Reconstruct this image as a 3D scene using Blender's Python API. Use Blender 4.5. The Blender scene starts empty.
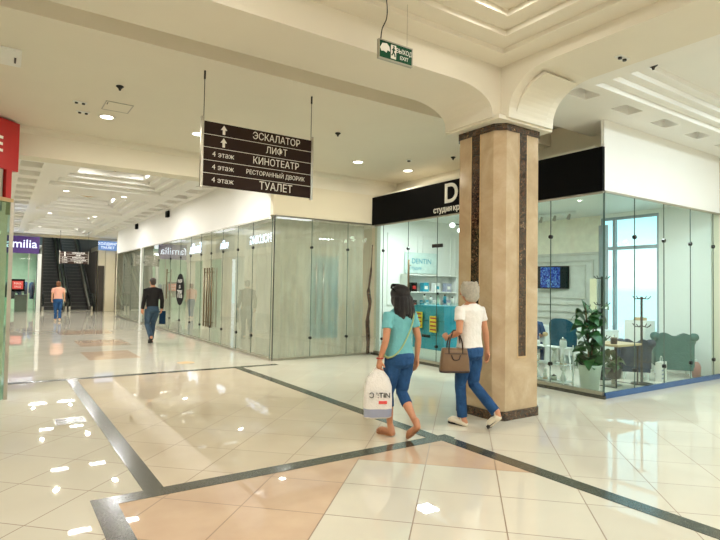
import bpy, math, random
from mathutils import Vector, Matrix
random.seed(7)
R=math.radians
scn=bpy.context.scene
C=scn.collection
# ---------------------------------------------------------------- mesh builder
class MB:
    def __init__(s): s.v=[]; s.f=[]
    def add(s,vs,fs):
        n=len(s.v); s.v+= [tuple(p) for p in vs]; s.f+= [tuple(i+n for i in f) for f in fs]; return s
    def box(s,x0,x1,y0,y1,z0,z1):
        return s.add([(x0,y0,z0),(x1,y0,z0),(x1,y1,z0),(x0,y1,z0),(x0,y0,z1),(x1,y0,z1),(x1,y1,z1),(x0,y1,z1)],
              [(0,3,2,1),(4,5,6,7),(0,1,5,4),(1,2,6,5),(2,3,7,6),(3,0,4,7)])
    def cbox(s,c,d): return s.box(c[0]-d[0]/2,c[0]+d[0]/2,c[1]-d[1]/2,c[1]+d[1]/2,c[2]-d[2]/2,c[2]+d[2]/2)
    def prism(s,prof,axis,a,b):
        # prof 2D list; axis 'x': (y,z); 'y': (x,z); 'z': (x,y)
        def P(p,t):
            return {'x':(t,p[0],p[1]),'y':(p[0],t,p[1]),'z':(p[0],p[1],t)}[axis]
        n=len(prof); vs=[P(p,a) for p in prof]+[P(p,b) for p in prof]
        fs=[(i,(i+1)%n,n+(i+1)%n,n+i) for i in range(n)]+[tuple(range(n))[::-1],tuple(range(n,2*n))]
        return s.add(vs,fs)
    def rings(s,rs,cap=True,closed=False):
        n=len(rs[0]); vs=[p for r in rs for p in r]; m=len(rs); fs=[]
        for i in range(m if closed else m-1):
            j=(i+1)%m
            for k in range(n):
                fs.append((i*n+k,i*n+(k+1)%n,j*n+(k+1)%n,j*n+k))
        if cap and not closed: fs+= [tuple(range(n))[::-1],tuple(range((m-1)*n,m*n))]
        return s.add(vs,fs)
    def ell(s,c,r,seg=16,nr=10):
        rs=[]
        for i in range(nr+1):
            t=-math.pi/2+math.pi*(i+.02)/(nr+.04)
            rs.append([(c[0]+r[0]*math.cos(t)*math.cos(a),c[1]+r[1]*math.cos(t)*math.sin(a),c[2]+r[2]*math.sin(t)) for a in [2*math.pi*k/seg for k in range(seg)]])
        return s.rings(rs)
    def lathe(s,prof,c=(0,0,0),seg=20,sx=1,sy=1):
        return s.rings([[(c[0]+r*sx*math.cos(2*math.pi*k/seg),c[1]+r*sy*math.sin(2*math.pi*k/seg),c[2]+z) for k in range(seg)] for r,z in prof])
    def tube(s,pts,rad,seg=8,asp=1,cap=True,round_=False,closed=False):
        pts=[Vector(p) for p in pts]
        if not isinstance(rad,(list,tuple)): rad=[rad]*len(pts)
        rad=list(rad)
        if round_:
            d0=(pts[0]-pts[1]).normalized(); d1=(pts[-1]-pts[-2]).normalized()
            pts=[pts[0]+d0*rad[0]*.9,pts[0]+d0*rad[0]*.6]+pts+[pts[-1]+d1*rad[-1]*.6,pts[-1]+d1*rad[-1]*.9]
            rad=[rad[0]*.4,rad[0]*.8]+rad+[rad[-1]*.8,rad[-1]*.4]
        rs=[]; prev=None; n=len(pts)
        for i,p in enumerate(pts):
            if closed: t=(pts[(i+1)%n]-pts[i-1]).normalized()
            else: t=(pts[min(i+1,n-1)]-pts[max(i-1,0)]).normalized()
            if prev is None:
                a=Vector((1,0,0)) if abs(t.x)<.8 else Vector((0,1,0))
                u=(a-t*a.dot(t)).normalized()
            else: u=(prev-t*prev.dot(t)).normalized()
            prev=u; w=t.cross(u)
            rs.append([p+(u*math.cos(2*math.pi*k/seg)+w*math.sin(2*math.pi*k/seg)*asp)*rad[i] for k in range(seg)])
        return s.rings(rs,cap=cap,closed=closed)
    def xf(s,M,start=0):
        s.v=s.v[:start]+[tuple(M@Vector(p)) for p in s.v[start:]]; return s
def spline(pts,n=6):
    P=[Vector(p) for p in pts]; out=[]
    for i in range(len(P)-1):
        a,b,c,d=P[max(i-1,0)],P[i],P[i+1],P[min(i+2,len(P)-1)]
        for k in range(n):
            t=k/n; out.append(.5*((2*b)+(c-a)*t+(2*a-5*b+4*c-d)*t*t+(-a+3*b-3*c+d)*t**3))
    return out+[P[-1]]
# ---------------------------------------------------------------- objects
def obj(name,mb,mat,parent=None,smooth=False,bev=0,loc=None,rot=None):
    me=bpy.data.meshes.new(name); me.from_pydata(mb.v,[],mb.f)
    me.update()
    import bmesh
    bm=bmesh.new(); bm.from_mesh(me); bmesh.ops.recalc_face_normals(bm,faces=bm.faces[:]); bm.to_mesh(me); bm.free()
    if smooth:
        for p in me.polygons: p.use_smooth=True
    o=bpy.data.objects.new(name,me); C.objects.link(o)
    if mat: me.materials.append(mat)
    if parent: o.parent=parent
    if loc: o.location=loc
    if rot: o.rotation_euler=rot
    if bev:
        m=o.modifiers.new('b','BEVEL'); m.width=bev; m.segments=2; m.limit_method='ANGLE'
    return o
def thing(name,label,cat,loc=(0,0,0),rz=0,group=None,kind=None):
    o=bpy.data.objects.new(name,None); C.objects.link(o); o.location=loc; o.rotation_euler=(0,0,rz); o.empty_display_size=.1
    return tag(o,label,cat,group,kind)
def tag(o,label=None,cat=None,group=None,kind=None):
    if label: o['label']=label
    if cat: o['category']=cat
    if group: o['group']=group
    if kind: o['kind']=kind
    return o
def struct(name,mb,mat,**k):
    o=obj(name,mb,mat,**k); o['kind']='structure'; return o
def dup(root,loc,rz=None,label=None,group=None):
    def cp(o,par):
        c=o.copy(); C.objects.link(c)
        if par: c.parent=par
        for ch in [q for q in list(C.objects) if q.parent==o]: cp(ch,c)
        return c
    r=cp(root,None); r.location=loc
    if rz is not None: r.rotation_euler=(0,0,rz)
    if label: r['label']=label
    if group: r['group']=group
    return r
def text(name,s,size,mat,parent,loc,rot,align='CENTER',ext=.004,xs=1,bold=0,mirror=False):
    cu=bpy.data.curves.new('t','FONT'); cu.body=s; cu.size=size; cu.align_x=align; cu.align_y='CENTER'; cu.extrude=ext; cu.offset=bold; cu.resolution_u=8
    o=bpy.data.objects.new(name,cu); C.objects.link(o); DEFER_T.append((o,mat))
    o.parent=parent; o.location=loc; o.rotation_euler=rot; o.scale=(xs*(-1 if mirror else 1),1,1)
    return o
DEFER_T=[]
DEFER_F=[]
FRONT=(R(90),0,0)         # reads from -Y
LEFTF=(R(90),0,R(-90))    # reads from -X
RIGHTF=(R(90),0,R(90))    # reads from +X
# ---------------------------------------------------------------- materials
class NT:
    def __init__(s,name):
        s.m=bpy.data.materials.new(name); s.m.use_nodes=True; s.t=s.m.node_tree; s.t.nodes.clear()
        s.out=s.n('ShaderNodeOutputMaterial')
    def n(s,ty,**k):
        x=s.t.nodes.new(ty)
        for a,b in k.items(): setattr(x,a,b)
        return x
    def l(s,a,b): s.t.links.new(a,b)
    def set(s,inp,v):
        if isinstance(v,bpy.types.NodeSocket): s.l(v,inp)
        else: inp.default_value=v
    def math(s,op,a,b=0,c=0):
        x=s.n('ShaderNodeMath',operation=op); s.set(x.inputs[0],a); s.set(x.inputs[1],b); s.set(x.inputs[2],c); return x.outputs[0]
    def mix(s,f,a,b):
        x=s.n('ShaderNodeMix',data_type='RGBA'); s.set(x.inputs[0],f); s.set(x.inputs[6],a); s.set(x.inputs[7],b); return x.outputs[2]
    def noise(s,scale,detail=3,vec=None,dist=0):
        x=s.n('ShaderNodeTexNoise'); x.inputs['Scale'].default_value=scale; x.inputs['Detail'].default_value=detail; x.inputs['Distortion'].default_value=dist
        s.l(vec if vec else s.co(),x.inputs['Vector']); return x.outputs['Fac']
    def co(s):
        if not hasattr(s,'_c'): s._c=s.n('ShaderNodeTexCoord').outputs['Object']
        return s._c
    def ramp(s,f,stops):
        x=s.n('ShaderNodeValToRGB'); e=x.color_ramp.elements
        while len(e)<len(stops): e.new(.5)
        for q,(p,c) in zip(e,stops): q.position=p; q.color=c4(c)
        s.set(x.inputs[0],f); return x.outputs[0]
    def bsdf(s,col,rough=.5,metal=0,spec=.5,bump=None,bs=.2,**k):
        p=s.n('ShaderNodeBsdfPrincipled'); s.set(p.inputs['Base Color'],c4(col) if not isinstance(col,bpy.types.NodeSocket) else col)
        s.set(p.inputs['Roughness'],rough); p.inputs['Metallic'].default_value=metal; p.inputs['Specular IOR Level'].default_value=spec
        if bump is not None:
            b=s.n('ShaderNodeBump'); b.inputs['Strength'].default_value=bs; b.inputs['Distance'].default_value=.02; s.l(bump,b.inputs['Height']); s.l(b.outputs[0],p.inputs['Normal'])
        for a,b in k.items(): s.set(p.inputs[a],b)
        s.l(p.outputs[0],s.out.inputs[0]); s.p=p; return s
def c4(c):
    return (c[0],c[1],c[2],1) if len(c)==3 else tuple(c)
def S(r,g,b):   # sRGB 0-255 -> linear
    f=lambda x:(x/255/12.92) if x<=10 else ((x/255+.055)/1.055)**2.4
    return (f(r),f(g),f(b))
def plain(name,col,rough=.5,metal=0,var=.06,sc=6,spec=.5,bs=0):
    t=NT(name); f=t.noise(sc); c=c4(col)
    lo=tuple(x*(1-var) for x in c[:3]); hi=tuple(min(1,x*(1+var)) for x in c[:3])
    col=t.ramp(f,[(.3,lo),(.7,hi)])
    t.bsdf(col,rough,metal,spec,bump=t.noise(sc*12) if bs else None,bs=bs); return t.m
def emit(name,col,st):
    t=NT(name); e=t.n('ShaderNodeEmission'); e.inputs[0].default_value=c4(col); e.inputs[1].default_value=st; t.l(e.outputs[0],t.out.inputs[0]); return t.m
def glassm(name,tint,refl=1.0,rough=0.0,ior=1.5):
    t=NT(name); tr=t.n('ShaderNodeBsdfTransparent'); tr.inputs[0].default_value=c4(tint)
    g=t.n('ShaderNodeBsdfGlossy'); g.inputs['Roughness'].default_value=rough; g.inputs[0].default_value=(.95,1,.98,1)
    fr=t.n('ShaderNodeFresnel'); fr.inputs[0].default_value=ior
    mx=t.n('ShaderNodeMixShader'); gm=t.n('ShaderNodeNewGeometry'); t.l(t.math('MULTIPLY',t.math('MULTIPLY',fr.outputs[0],refl),t.math('SUBTRACT',1,gm.outputs['Backfacing'])),mx.inputs[0]); t.l(tr.outputs[0],mx.inputs[1]); t.l(g.outputs[0],mx.inputs[2]); t.l(mx.outputs[0],t.out.inputs[0]); return t.m
M={}
M['paint']=plain('cream_paint',S(232,226,210),.6,var=.015,sc=1.2)
M['paint_w']=plain('white_paint',S(242,241,236),.55,var=.012,sc=1.2)
M['paint_l']=plain('beige_wall_paint',S(228,219,196),.6,var=.02,sc=1)
M['white']=plain('white_lacquer',S(238,240,236),.35,var=.01)
M['black']=plain('black_panel',S(9,9,10),.6,var=.1,spec=.06)
M['edge']=plain('dark_green_glass_edge',S(58,84,76),.3)
M['dkmetal']=plain('dark_metal',S(52,52,52),.35,.8)
M['steel']=plain('brushed_steel',S(176,172,160),.28,.9,var=.04,sc=30)
M['handle']=plain('bronze_handle',S(118,104,80),.35,.7)
M['chrome']=plain('chrome',S(210,210,210),.15,1)
M['signbrown']=plain('brown_sign_board',S(44,27,20),.5,var=.06,spec=.2)
M['letter']=plain('white_letter',S(240,238,230),.5,var=.01)
M['red']=plain('red_sign_panel',S(178,20,24),.4,var=.05)
M['purple']=plain('purple_sign_panel',S(70,32,118),.4,var=.05)
M['green_sign']=plain('green_exit_panel',S(8,70,44),.55,var=.05,spec=.15)
M['granite']=None
t=NT('dark_granite_inlay'); f=t.noise(90,4); t.bsdf(t.ramp(f,[(.35,S(44,44,36)),(.55,S(70,70,60)),(.75,S(110,108,96))]),.16,spec=.6); M['granite']=t.m
t=NT('beige_marble'); f=t.noise(2.2,6,dist=1.2); f2=t.noise(9,5,dist=2.5)
cc=t.mix(t.math('MULTIPLY',f2,.45),t.ramp(f,[(.25,S(172,148,116)),(.5,S(194,172,140)),(.8,S(214,196,168))]),c4(S(168,142,112))); t.bsdf(cc,.12,spec=.6); M['marble']=t.m
t=NT('brown_marble'); f=t.noise(24,9,dist=2.2)
t.bsdf(t.ramp(f,[(.36,S(20,13,10)),(.5,S(50,33,24)),(.57,S(104,74,52)),(.62,S(44,28,20)),(.72,S(176,146,112))]),.1,spec=.7); M['emperador']=t.m
M['glass']=glassm('clear_glass',(.95,.968,.955),1.5)
M['glass_c']=glassm('cool_studio_glass',(.90,.97,.96),1.0)
M['glass_b']=glassm('balustrade_glass',(.72,.86,.8),1.0)
# dust sheet
t=NT('translucent_dust_sheet')
mp=t.n('ShaderNodeMapping'); mp.inputs['Scale'].default_value=(1.6,1.6,.7); t.l(t.co(),mp.inputs[0])
w=t.noise(1.5,6,vec=mp.outputs[0],dist=1.0)
d=t.n('ShaderNodeBsdfDiffuse'); d.inputs[0].default_value=c4(S(220,217,202)); tl=t.n('ShaderNodeBsdfTranslucent'); tl.inputs[0].default_value=c4(S(210,220,205))
bp=t.n('ShaderNodeBump'); bp.inputs['Strength'].default_value=.6; bp.inputs['Distance'].default_value=.05; t.l(w,bp.inputs['Height']); t.l(bp.outputs[0],d.inputs['Normal'])
m1=t.n('ShaderNodeMixShader'); m1.inputs[0].default_value=.35; t.l(d.outputs[0],m1.inputs[1]); t.l(tl.outputs[0],m1.inputs[2])
tr=t.n('ShaderNodeBsdfTransparent'); m2=t.n('ShaderNodeMixShader')
x=t.n('ShaderNodeMapRange'); x.inputs[1].default_value=.3; x.inputs[2].default_value=.72; x.inputs[3].default_value=.58; x.inputs[4].default_value=.76; t.l(w,x.inputs[0])
t.l(x.outputs[0],m2.inputs[0]); t.l(tr.outputs[0],m2.inputs[1]); t.l(m1.outputs[0],m2.inputs[2]); t.l(m2.outputs[0],t.out.inputs[0]); M['sheet']=t.m
# floor tiles
t=NT('polished_floor_tiles'); sp=t.n('ShaderNodeSeparateXYZ'); t.l(t.co(),sp.inputs[0]); X,Y=sp.outputs[0],sp.outputs[1]
T=.613; k=.70710678
a=t.math('DIVIDE',t.math('SUBTRACT',t.math('MULTIPLY',t.math('ADD',X,Y),k),3.655),T)
b=t.math('DIVIDE',t.math('SUBTRACT',t.math('MULTIPLY',t.math('SUBTRACT',X,Y),k),.29),T)
fa=t.math('FRACT',a); fb=t.math('FRACT',b)
ja=t.math('MINIMUM',fa,t.math('SUBTRACT',1,fa)); jb=t.math('MINIMUM',fb,t.math('SUBTRACT',1,fb))
joint=t.math('LESS_THAN',t.math('MINIMUM',ja,jb),.0075)
ca=t.math('FLOOR',a); cb=t.math('FLOOR',b)
cv=t.n('ShaderNodeCombineXYZ'); t.l(ca,cv.inputs[0]); t.l(cb,cv.inputs[1])
wn=t.n('ShaderNodeTexWhiteNoise',noise_dimensions='2D'); t.l(cv.outputs[0],wn.inputs[0])
def rng(v,lo,hi): return t.math('MULTIPLY',t.math('GREATER_THAN',v,lo),t.math('LESS_THAN',v,hi))
A_=t.math('MULTIPLY',rng(X,1.04,3.88),rng(Y,4.25,9.97))
diamond=t.math('MULTIPLY',rng(a,-1,2),t.math('GREATER_THAN',b,-2))
B_=t.math('MULTIPLY',t.math('MULTIPLY',rng(X,.7,3.95),t.math('LESS_THAN',Y,4.25)),t.math('SUBTRACT',1,diamond))
P1=t.math('MULTIPLY',rng(X,1.6,2.6),rng(Y,12.2,13.7)); P2=t.math('MULTIPLY',rng(X,1.75,2.95),rng(Y,14.9,16.5)); P3=t.math('MULTIPLY',rng(X,1.6,3.1),rng(Y,18.5,20))
cor=t.math('MAXIMUM',P1,t.math('MAXIMUM',P2,P3))
base=t.ramp(t.noise(.9,5,dist=.6),[(.3,S(214,207,190)),(.7,S(223,217,200))])
pk=t.ramp(t.noise(2,5),[(.3,S(214,194,168)),(.7,S(222,203,178))])
pk2=t.ramp(t.noise(3,5),[(.3,S(200,168,142)),(.7,S(212,182,154))])
c1=t.mix(t.math('MULTIPLY',A_,.7),base,pk); c1=t.mix(t.math('MULTIPLY',B_,.9),c1,pk2); c1=t.mix(t.math('MULTIPLY',cor,.8),c1,pk2)
br=t.math('MULTIPLY_ADD',wn.outputs[0],.05,.965)
hs=t.n('ShaderNodeHueSaturation'); t.l(br,hs.inputs['Value']); t.l(c1,hs.inputs['Color'])
c1=t.mix(t.math('MULTIPLY',joint,.85),hs.outputs[0],c4(S(120,92,66)))
t.bsdf(c1,t.math('MULTIPLY_ADD',joint,.4,.02),spec=.62); M['floor']=t.m
def fabric(name,col,var=.12,rough=.85,sc=9,bs=.5):
    t=NT(name); f=t.noise(sc,4,dist=.8); c=col; t.bsdf(t.ramp(f,[(.3,tuple(x*(1-var) for x in c)),(.7,tuple(min(1,x*(1+var)) for x in c))]),rough,spec=.2,bump=t.noise(sc*1.3,3,dist=1.5),bs=bs); return t.m
M['skin']=plain('skin',S(196,138,104),.5,var=.05,sc=10)
M['skin_l']=plain('light_skin',S(206,156,122),.5,var=.05,sc=10)
M['denim']=fabric('blue_denim',S(40,76,120),.22)
M['denim_d']=fabric('dark_blue_denim',S(30,56,92),.2)
M['denim_g']=fabric('grey_blue_denim',S(58,78,96),.2)
M['teal_shirt']=fabric('pale_teal_jersey',S(114,182,188),.08)
M['white_shirt']=fabric('white_cotton',S(240,236,230),.03)
M['pink_shirt']=fabric('pink_cotton',S(226,170,150),.06)
M['jacket']=fabric('black_jacket',S(34,32,32),.12)
M['hair_b']=plain('black_hair',S(24,18,18),.45,var=.3,sc=40,bs=.6)
M['hair_g']=plain('grey_hair',S(228,220,202),.7,var=.14,sc=40,bs=1)
M['hair_br']=plain('brown_hair',S(120,72,40),.6,var=.2,sc=40,bs=.6)
M['hair_d']=plain('dark_hair',S(50,38,32),.6,var=.2,sc=40,bs=.6)
M['shoe_w']=plain('white_shoe',S(226,216,196),.5); M['shoe_k']=plain('black_sole',S(24,22,22),.6); M['shoe_t']=plain('tan_sandal',S(176,122,84),.5)
M['bagbrown']=plain('taupe_leather',S(122,96,70),.45,var=.08,bs=.1); M['bagdark']=plain('dark_brown_leather',S(52,34,28),.45)
M['poly']=plain('white_plastic_bag',S(236,232,226),.4,var=.03,bs=.4); M['greyblue']=plain('grey_blue_print',S(158,164,186),.5); M['redp']=plain('red_print',S(216,74,70),.5)
M['lime']=plain('pale_green_strap',S(170,190,130),.6)
M['teal_velvet']=fabric('teal_velvet',S(14,70,90),.2,.7); M['teal_sofa']=fabric('grey_teal_velvet',S(58,104,100),.1,.7); M['blue_velvet']=fabric('blue_velvet',S(18,48,74),.2,.7)
M['leaf']=plain('dark_green_leaf',S(44,92,42),.35,var=.35,sc=14); M['stem']=plain('brown_stem',S(96,72,46),.8)
M['pot']=plain('grey_white_pot',S(196,202,190),.45); M['wood']=plain('pale_wood',S(196,168,126),.45,var=.1,sc=12)
M['tealcase']=plain('teal_case_panel',S(30,150,176),.3,var=.1); M['yellow']=plain('yellow_tag',S(236,206,40),.5)
M['tread']=plain('escalator_tread',S(72,70,68),.45,.3,var=.2,sc=30); M['riser']=plain('escalator_riser',S(18,18,19),.6)
M['comb']=plain('step_edge',S(176,172,160),.4,.3)
M['rubber']=plain('black_rubber',S(14,14,15),.5)
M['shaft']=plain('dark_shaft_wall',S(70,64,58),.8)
M['blueled']=plain('blue_metal_skirting',S(70,110,170),.2,.7)
M['lamp']=emit('lamp_glow',(1,.93,.78),14); M['dimfill']=emit('dim_fill_glow',(1,1,.95),1.5); M['lampc']=emit('cool_lamp_glow',(1,.97,.9),8)
M['ledbright']=emit('bright_lit_letter',(.72,.80,1),7); M['ledletter']=emit('lit_white_letter',(.80,.85,1),2.4); M['bluelit']=emit('lit_blue_sign',(.25,.42,.75),1.0)
M['screenm']=None
t=NT('tv_picture'); sp=t.n('ShaderNodeSeparateXYZ'); t.l(t.co(),sp.inputs[0])
f=t.math('ABSOLUTE',sp.outputs[1]); g=t.noise(14,4,dist=2)
col=t.mix(t.math('LESS_THAN',f,.24),t.mix(g,c4(S(10,22,24)),c4(S(30,50,46))),t.ramp(g,[(.35,S(10,30,90)),(.5,S(30,80,190)),(.65,S(130,190,220))]))
e=t.n('ShaderNodeEmission'); t.l(col,e.inputs[0]); e.inputs[1].default_value=.9; t.l(e.outputs[0],t.out.inputs[0]); M['screenm']=t.m
t=NT('sheer_curtain'); d=t.n('ShaderNodeBsdfTranslucent'); tr=t.n('ShaderNodeBsdfTransparent'); mx=t.n('ShaderNodeMixShader'); mx.inputs[0].default_value=.45; t.l(tr.outputs[0],mx.inputs[1]); t.l(d.outputs[0],mx.inputs[2]); t.l(mx.outputs[0],t.out.inputs[0]); M['sheer']=t.m
t=NT('coffer_paint'); M['cof']=M['paint']
# ---------------------------------------------------------------- camera
cam=bpy.data.cameras.new('camera'); co=bpy.data.objects.new('camera',cam); C.objects.link(co)
cam.sensor_width=36; cam.lens=536*36/720; cam.clip_start=.05; cam.clip_end=300
A=Vector((-360,-12,-536)).normalized(); B=Vector((795,-31,-536)).normalized(); U=B.cross(A).normalized(); Yv=U.cross(B)
m=Matrix((B,Yv,U)).to_4x4(); m.translation=Vector((0,0,1.57)); co.matrix_world=m; scn.camera=co
# ================================================================ SETTING
fl=MB().box(-8,24,-8,46,-.12,0); struct('floor',fl,M['floor'])
def inlay(n,x0,x1,y0,y1): struct(n,MB().box(x0,x1,y0,y1,0.0,.003),M['granite'])
inlay('trim_1',.965,1.115,4.33,9.86); inlay('trim_2',.60,4.06,4.17,4.33); inlay('trim_3',3.80,3.96,4.33,9.86)
inlay('trim_4',.60,.76,-8,4.17); inlay('trim_5',3.87,4.03,-8,4.17); inlay('trim_6',.12,4.72,9.86,10.02)
# ---- ceilings: grid with recesses
def ceil_grid(mb,x0,x1,y0,y1,z,holes,th=.1,top=None):
    """holes: (hx0,hx1,hy0,hy1,[(rise,inset),...])"""
    xs=sorted({x0,x1}|{v for h in holes for v in h[:2]}); ys=sorted({y0,y1}|{v for h in holes for v in h[2:4]})
    for i in range(len(xs)-1):
        for j in range(len(ys)-1):
            cx=(xs[i]+xs[i+1])/2; cy=(ys[j]+ys[j+1])/2
            if any(h[0]<cx<h[1] and h[2]<cy<h[3] for h in holes): continue
            mb.box(xs[i],xs[i+1],ys[j],ys[j+1],z,z+.02)
    for h in holes:
        a,b,c,d=h[:4]; zz=z
        for k,(rise,ins) in enumerate(h[4]):
            z2=zz+rise; w=.02; zs=zz+w
            mb.box(a-w,a,c-w,d+w,zs,z2+w); mb.box(b,b+w,c-w,d+w,zs,z2+w)
            mb.box(a,b,c-w,c,zs,z2+w); mb.box(a,b,d,d+w,zs,z2+w)
            if k==len(h[4])-1: mb.box(a,b,c,d,z2,z2+w)
            else:
                mb.box(a,a+ins,c,d,z2,z2+w); mb.box(b-ins,b,c,d,z2,z2+w); mb.box(a+ins,b-ins,c,c+ins,z2,z2+w); mb.box(a+ins,b-ins,d-ins,d,z2,z2+w)
                a+=ins;b-=ins;c+=ins;d-=ins
            zz=z2
# passage ceiling (behind the beam), raised slot at its front
mb=MB(); ceil_grid(mb,-7,8.1,6.0,10.45,4.15,[])
mb.box(-7,8.1,5.2,6.0,4.45,4.55); mb.box(-7,8.1,5.98,6.0,4.15,4.45); mb.box(5.82,8.1,5.2,5.22,4.17,4.45)
struct('ceiling_passage',mb,M['paint'])
# coffered ceiling above the viewer
x0,x1,y0,y1=-2.2,4.98,-3.2,4.39
mb=MB(); ceil_grid(mb,-7,4.98,-7,4.39,4.27,[(-1.92,4.70,-2.92,4.11,[(.055,.22),(.065,.22),(.065,0)])])
struct('ceiling_coffer',mb,M['paint'])
# right bay
nt=[(6.02+1.05*i,6.47+1.05*i,4.02,4.24,[(.16,0)]) for i in range(5)]
mb=MB(); ceil_grid(mb,5.82,11.6,-7,4.55,4.15,nt+[(6.1,11.3,-4,3.86,[(.07,.13),(.07,.13),(.07,.13),(.07,.0)])])
mb.box(5.82,8.2,4.55,5.2,4.15,4.17)
struct('ceiling_bay',mb,M['paint_w'])
# corridor
tr=[(1.0,3.85,y,y+4.4,[(.1,.2),(.1,.2),(.1,.2),(.15,0)]) for y in (11.8,17.6,23.4)]+[(1.0,3.85,29.2,32.6,[(.1,.2),(.1,.2),(.15,0)])]
nt=[(4.2,4.62,11.1+1.12*i,11.75+1.12*i,[(.22,0)]) for i in range(19)]+[(.32,.74,11.1+1.12*i,11.75+1.12*i,[(.22,0)]) for i in range(19)]
mb=MB(); ceil_grid(mb,-.5,6.4,10.85,33.4,4.15,tr+nt); struct('ceiling_corridor',mb,M['paint_w'])
# ---- beams
def arc(cx,cz,rx,rz,a0,a1,n=10): return [(cx+rx*math.cos(R(a0+(a1-a0)*i/n)),cz+rz*math.sin(R(a0+(a1-a0)*i/n))) for i in range(n+1)]
zb=3.70
prof=[(-7,4.6),(-7,3.96)]+[(4.25,3.96)]+arc(4.25,zb,.58,.26,80,0)+[(4.83,3.64),(4.98,3.64),(4.98,4.6)]
struct('trim_7',MB().prism(prof,'y',4.39,5.2),M['paint'])
prof=[(-7,4.6),(-7,4.13),(3.72,4.13)]+arc(3.72,3.70,.55,.43,85,0)+[(4.27,3.64),(4.39,3.64),(4.39,4.6)]
struct('trim_8',MB().prism(prof,'x',4.98,5.82),M['paint'])
struct('trim_9',MB().box(4.98,5.82,4.39,5.2,3.66,4.6),M['paint'])
# capital slab and arch mouldings
mb=MB(); mb.box(4.86,5.86,4.31,5.23,3.615,3.665); struct('trim_10',mb,M['paint'])
mb=MB(); pr=arc(3.78,3.70,.52,.40,80,8); 
pr=pr+[(p[0]-.03,p[1]-.03) for p in pr[::-1]]; mb.prism(pr,'x',5.12,5.68)
struct('trim_11',mb,M['paint'])
# beam at the shop line
mb=MB(); mb.box(-.5,4.8,10.45,10.85,3.68,4.3); mb.box(4.8,8.1,10.45,10.6,3.79,4.3)
mb.prism([(10.45,4.15),(10.36,4.15),(10.38,4.10),(10.45,4.05)],'x',-.5,8.05)
struct('trim_12',mb,M['paint'])
# ---- vacant shop fascia walls
struct('wall_vacant_shop_front',MB().box(4.8,7.42,10.45,10.6,3.10,3.79),M['paint_l'])
struct('wall_vacant_shop_side',MB().box(4.8,4.95,10.6,28.4,3.06,4.15),M['paint_w'])
struct('wall_vacant_shop_back',MB().box(10.0,10.15,10.65,28.4,0,4.15),M['paint_l'])
struct('wall_vacant_shop_end',MB().box(4.8,10.0,28.4,28.55,0,4.15),M['paint_l'])
struct('ceiling_vacant_shop',MB().box(4.96,10.0,10.62,28.4,3.5,3.6),M['paint_w'])
# ---- studio shell
struct('wall_studio_recess',MB().box(8.1,8.2,4.7,10.45,3.78,4.55),M['paint'])
struct('wall_studio_fascia',MB().box(7.42,11.2,4.55,4.6,3.08,4.15).box(7.6,11.2,4.6,4.7,3.08,4.15),M['paint_w'])
struct('ceiling_studio',MB().box(7.56,11.2,4.7,10.4,3.30,3.40),M['white'])
mb=MB(); mb.box(7.42,7.56,4.70,10.45,3.40,3.78); mb.box(7.56,8.1,4.7,10.45,3.70,3.78); struct('trim_13',mb,M['paint'])
mb=MB(); mb.box(11.2,11.35,4.7,5.67,0,3.3); mb.box(11.2,11.35,6.95,10.4,0,3.3); mb.box(11.2,11.35,5.67,6.95,0,.45); mb.box(11.2,11.35,5.67,6.95,3.22,3.3)
struct('wall_studio_right',mb,M['white'])
mb=MB(); mb.box(7.6,11.35,10.4,10.55,0,3.3); struct('wall_studio_back',mb,M['white'])
# panel mouldings on studio walls
mb=MB()
def frame_x(mb,X,ya,yb,za,zb,w=.035,d=.02):
    mb.box(X-d,X,ya,yb,za,za+w); mb.box(X-d,X,ya,yb,zb-w,zb); mb.box(X-d,X,ya,ya+w,za+w,zb-w); mb.box(X-d,X,yb-w,yb,za+w,zb-w)
frame_x(mb,11.185,7.1,9.0,1.25,2.3,.035,.035); frame_x(mb,11.185,7.3,8.85,1.4,2.18,.025,.03)
for z in (.2,.45,.7,.92,1.08): mb.box(11.145,11.2,7.0,10.3,z,z+.03)
mb.box(11.14,11.2,6.97,10.38,2.42,2.47)
struct('trim_14',mb,plain('warm_white_moulding',S(206,206,196),.5))
struct('trim_17',MB().box(11.185,11.2,6.96,10.39,0,2.42),plain('grey_white_panelling',S(214,216,208),.5)); struct('trim_18',MB().box(11.19,11.2,6.96,10.39,2.47,3.29),plain('cream_upper_wall',S(246,240,220),.6))
mb=MB()
for i in range(3):
    x=7.8+i*1.12; mb.box(x,x+.03,10.375,10.4,1.2,2.9); mb.box(x+.95,x+.98,10.375,10.4,1.2,2.9); mb.box(x,x+.98,10.375,10.4,1.17,1.2); mb.box(x,x+.98,10.375,10.4,2.9,2.93)
struct('trim_15',mb,M['white'])
# window with frame
mb=MB(); 
for y0_,y1_ in ((5.67,5.72),(6.62,6.68),(6.90,6.95)): mb.box(11.22,11.3,y0_,y1_,.45,3.22)
for z in (.45,2.50,3.16): mb.box(11.225,11.295,5.67,6.95,z,z+.07)
w=struct('window_1',mb,plain('grey_blue_window_frame',S(150,170,180),.5)); obj('pane',MB().box(11.25,11.26,5.68,6.94,.47,3.2),M['glass_c'],w)
# right-hand stone wall beyond the glass
struct('wall_right',MB().box(11.22,11.7,-7,4.69,0,4.15),M['paint_l'])
struct('wall_behind',MB().box(-7,11.7,-7.2,-7,0,4.5),M['paint_w'])
struct('wall_left',MB().box(-7.2,-7,-7,10.6,0,4.5),M['paint_w'])
struct('wall_passage_end',MB().box(-7,-.5,10.45,10.6,0,4.5),M['paint_l'])
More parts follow.
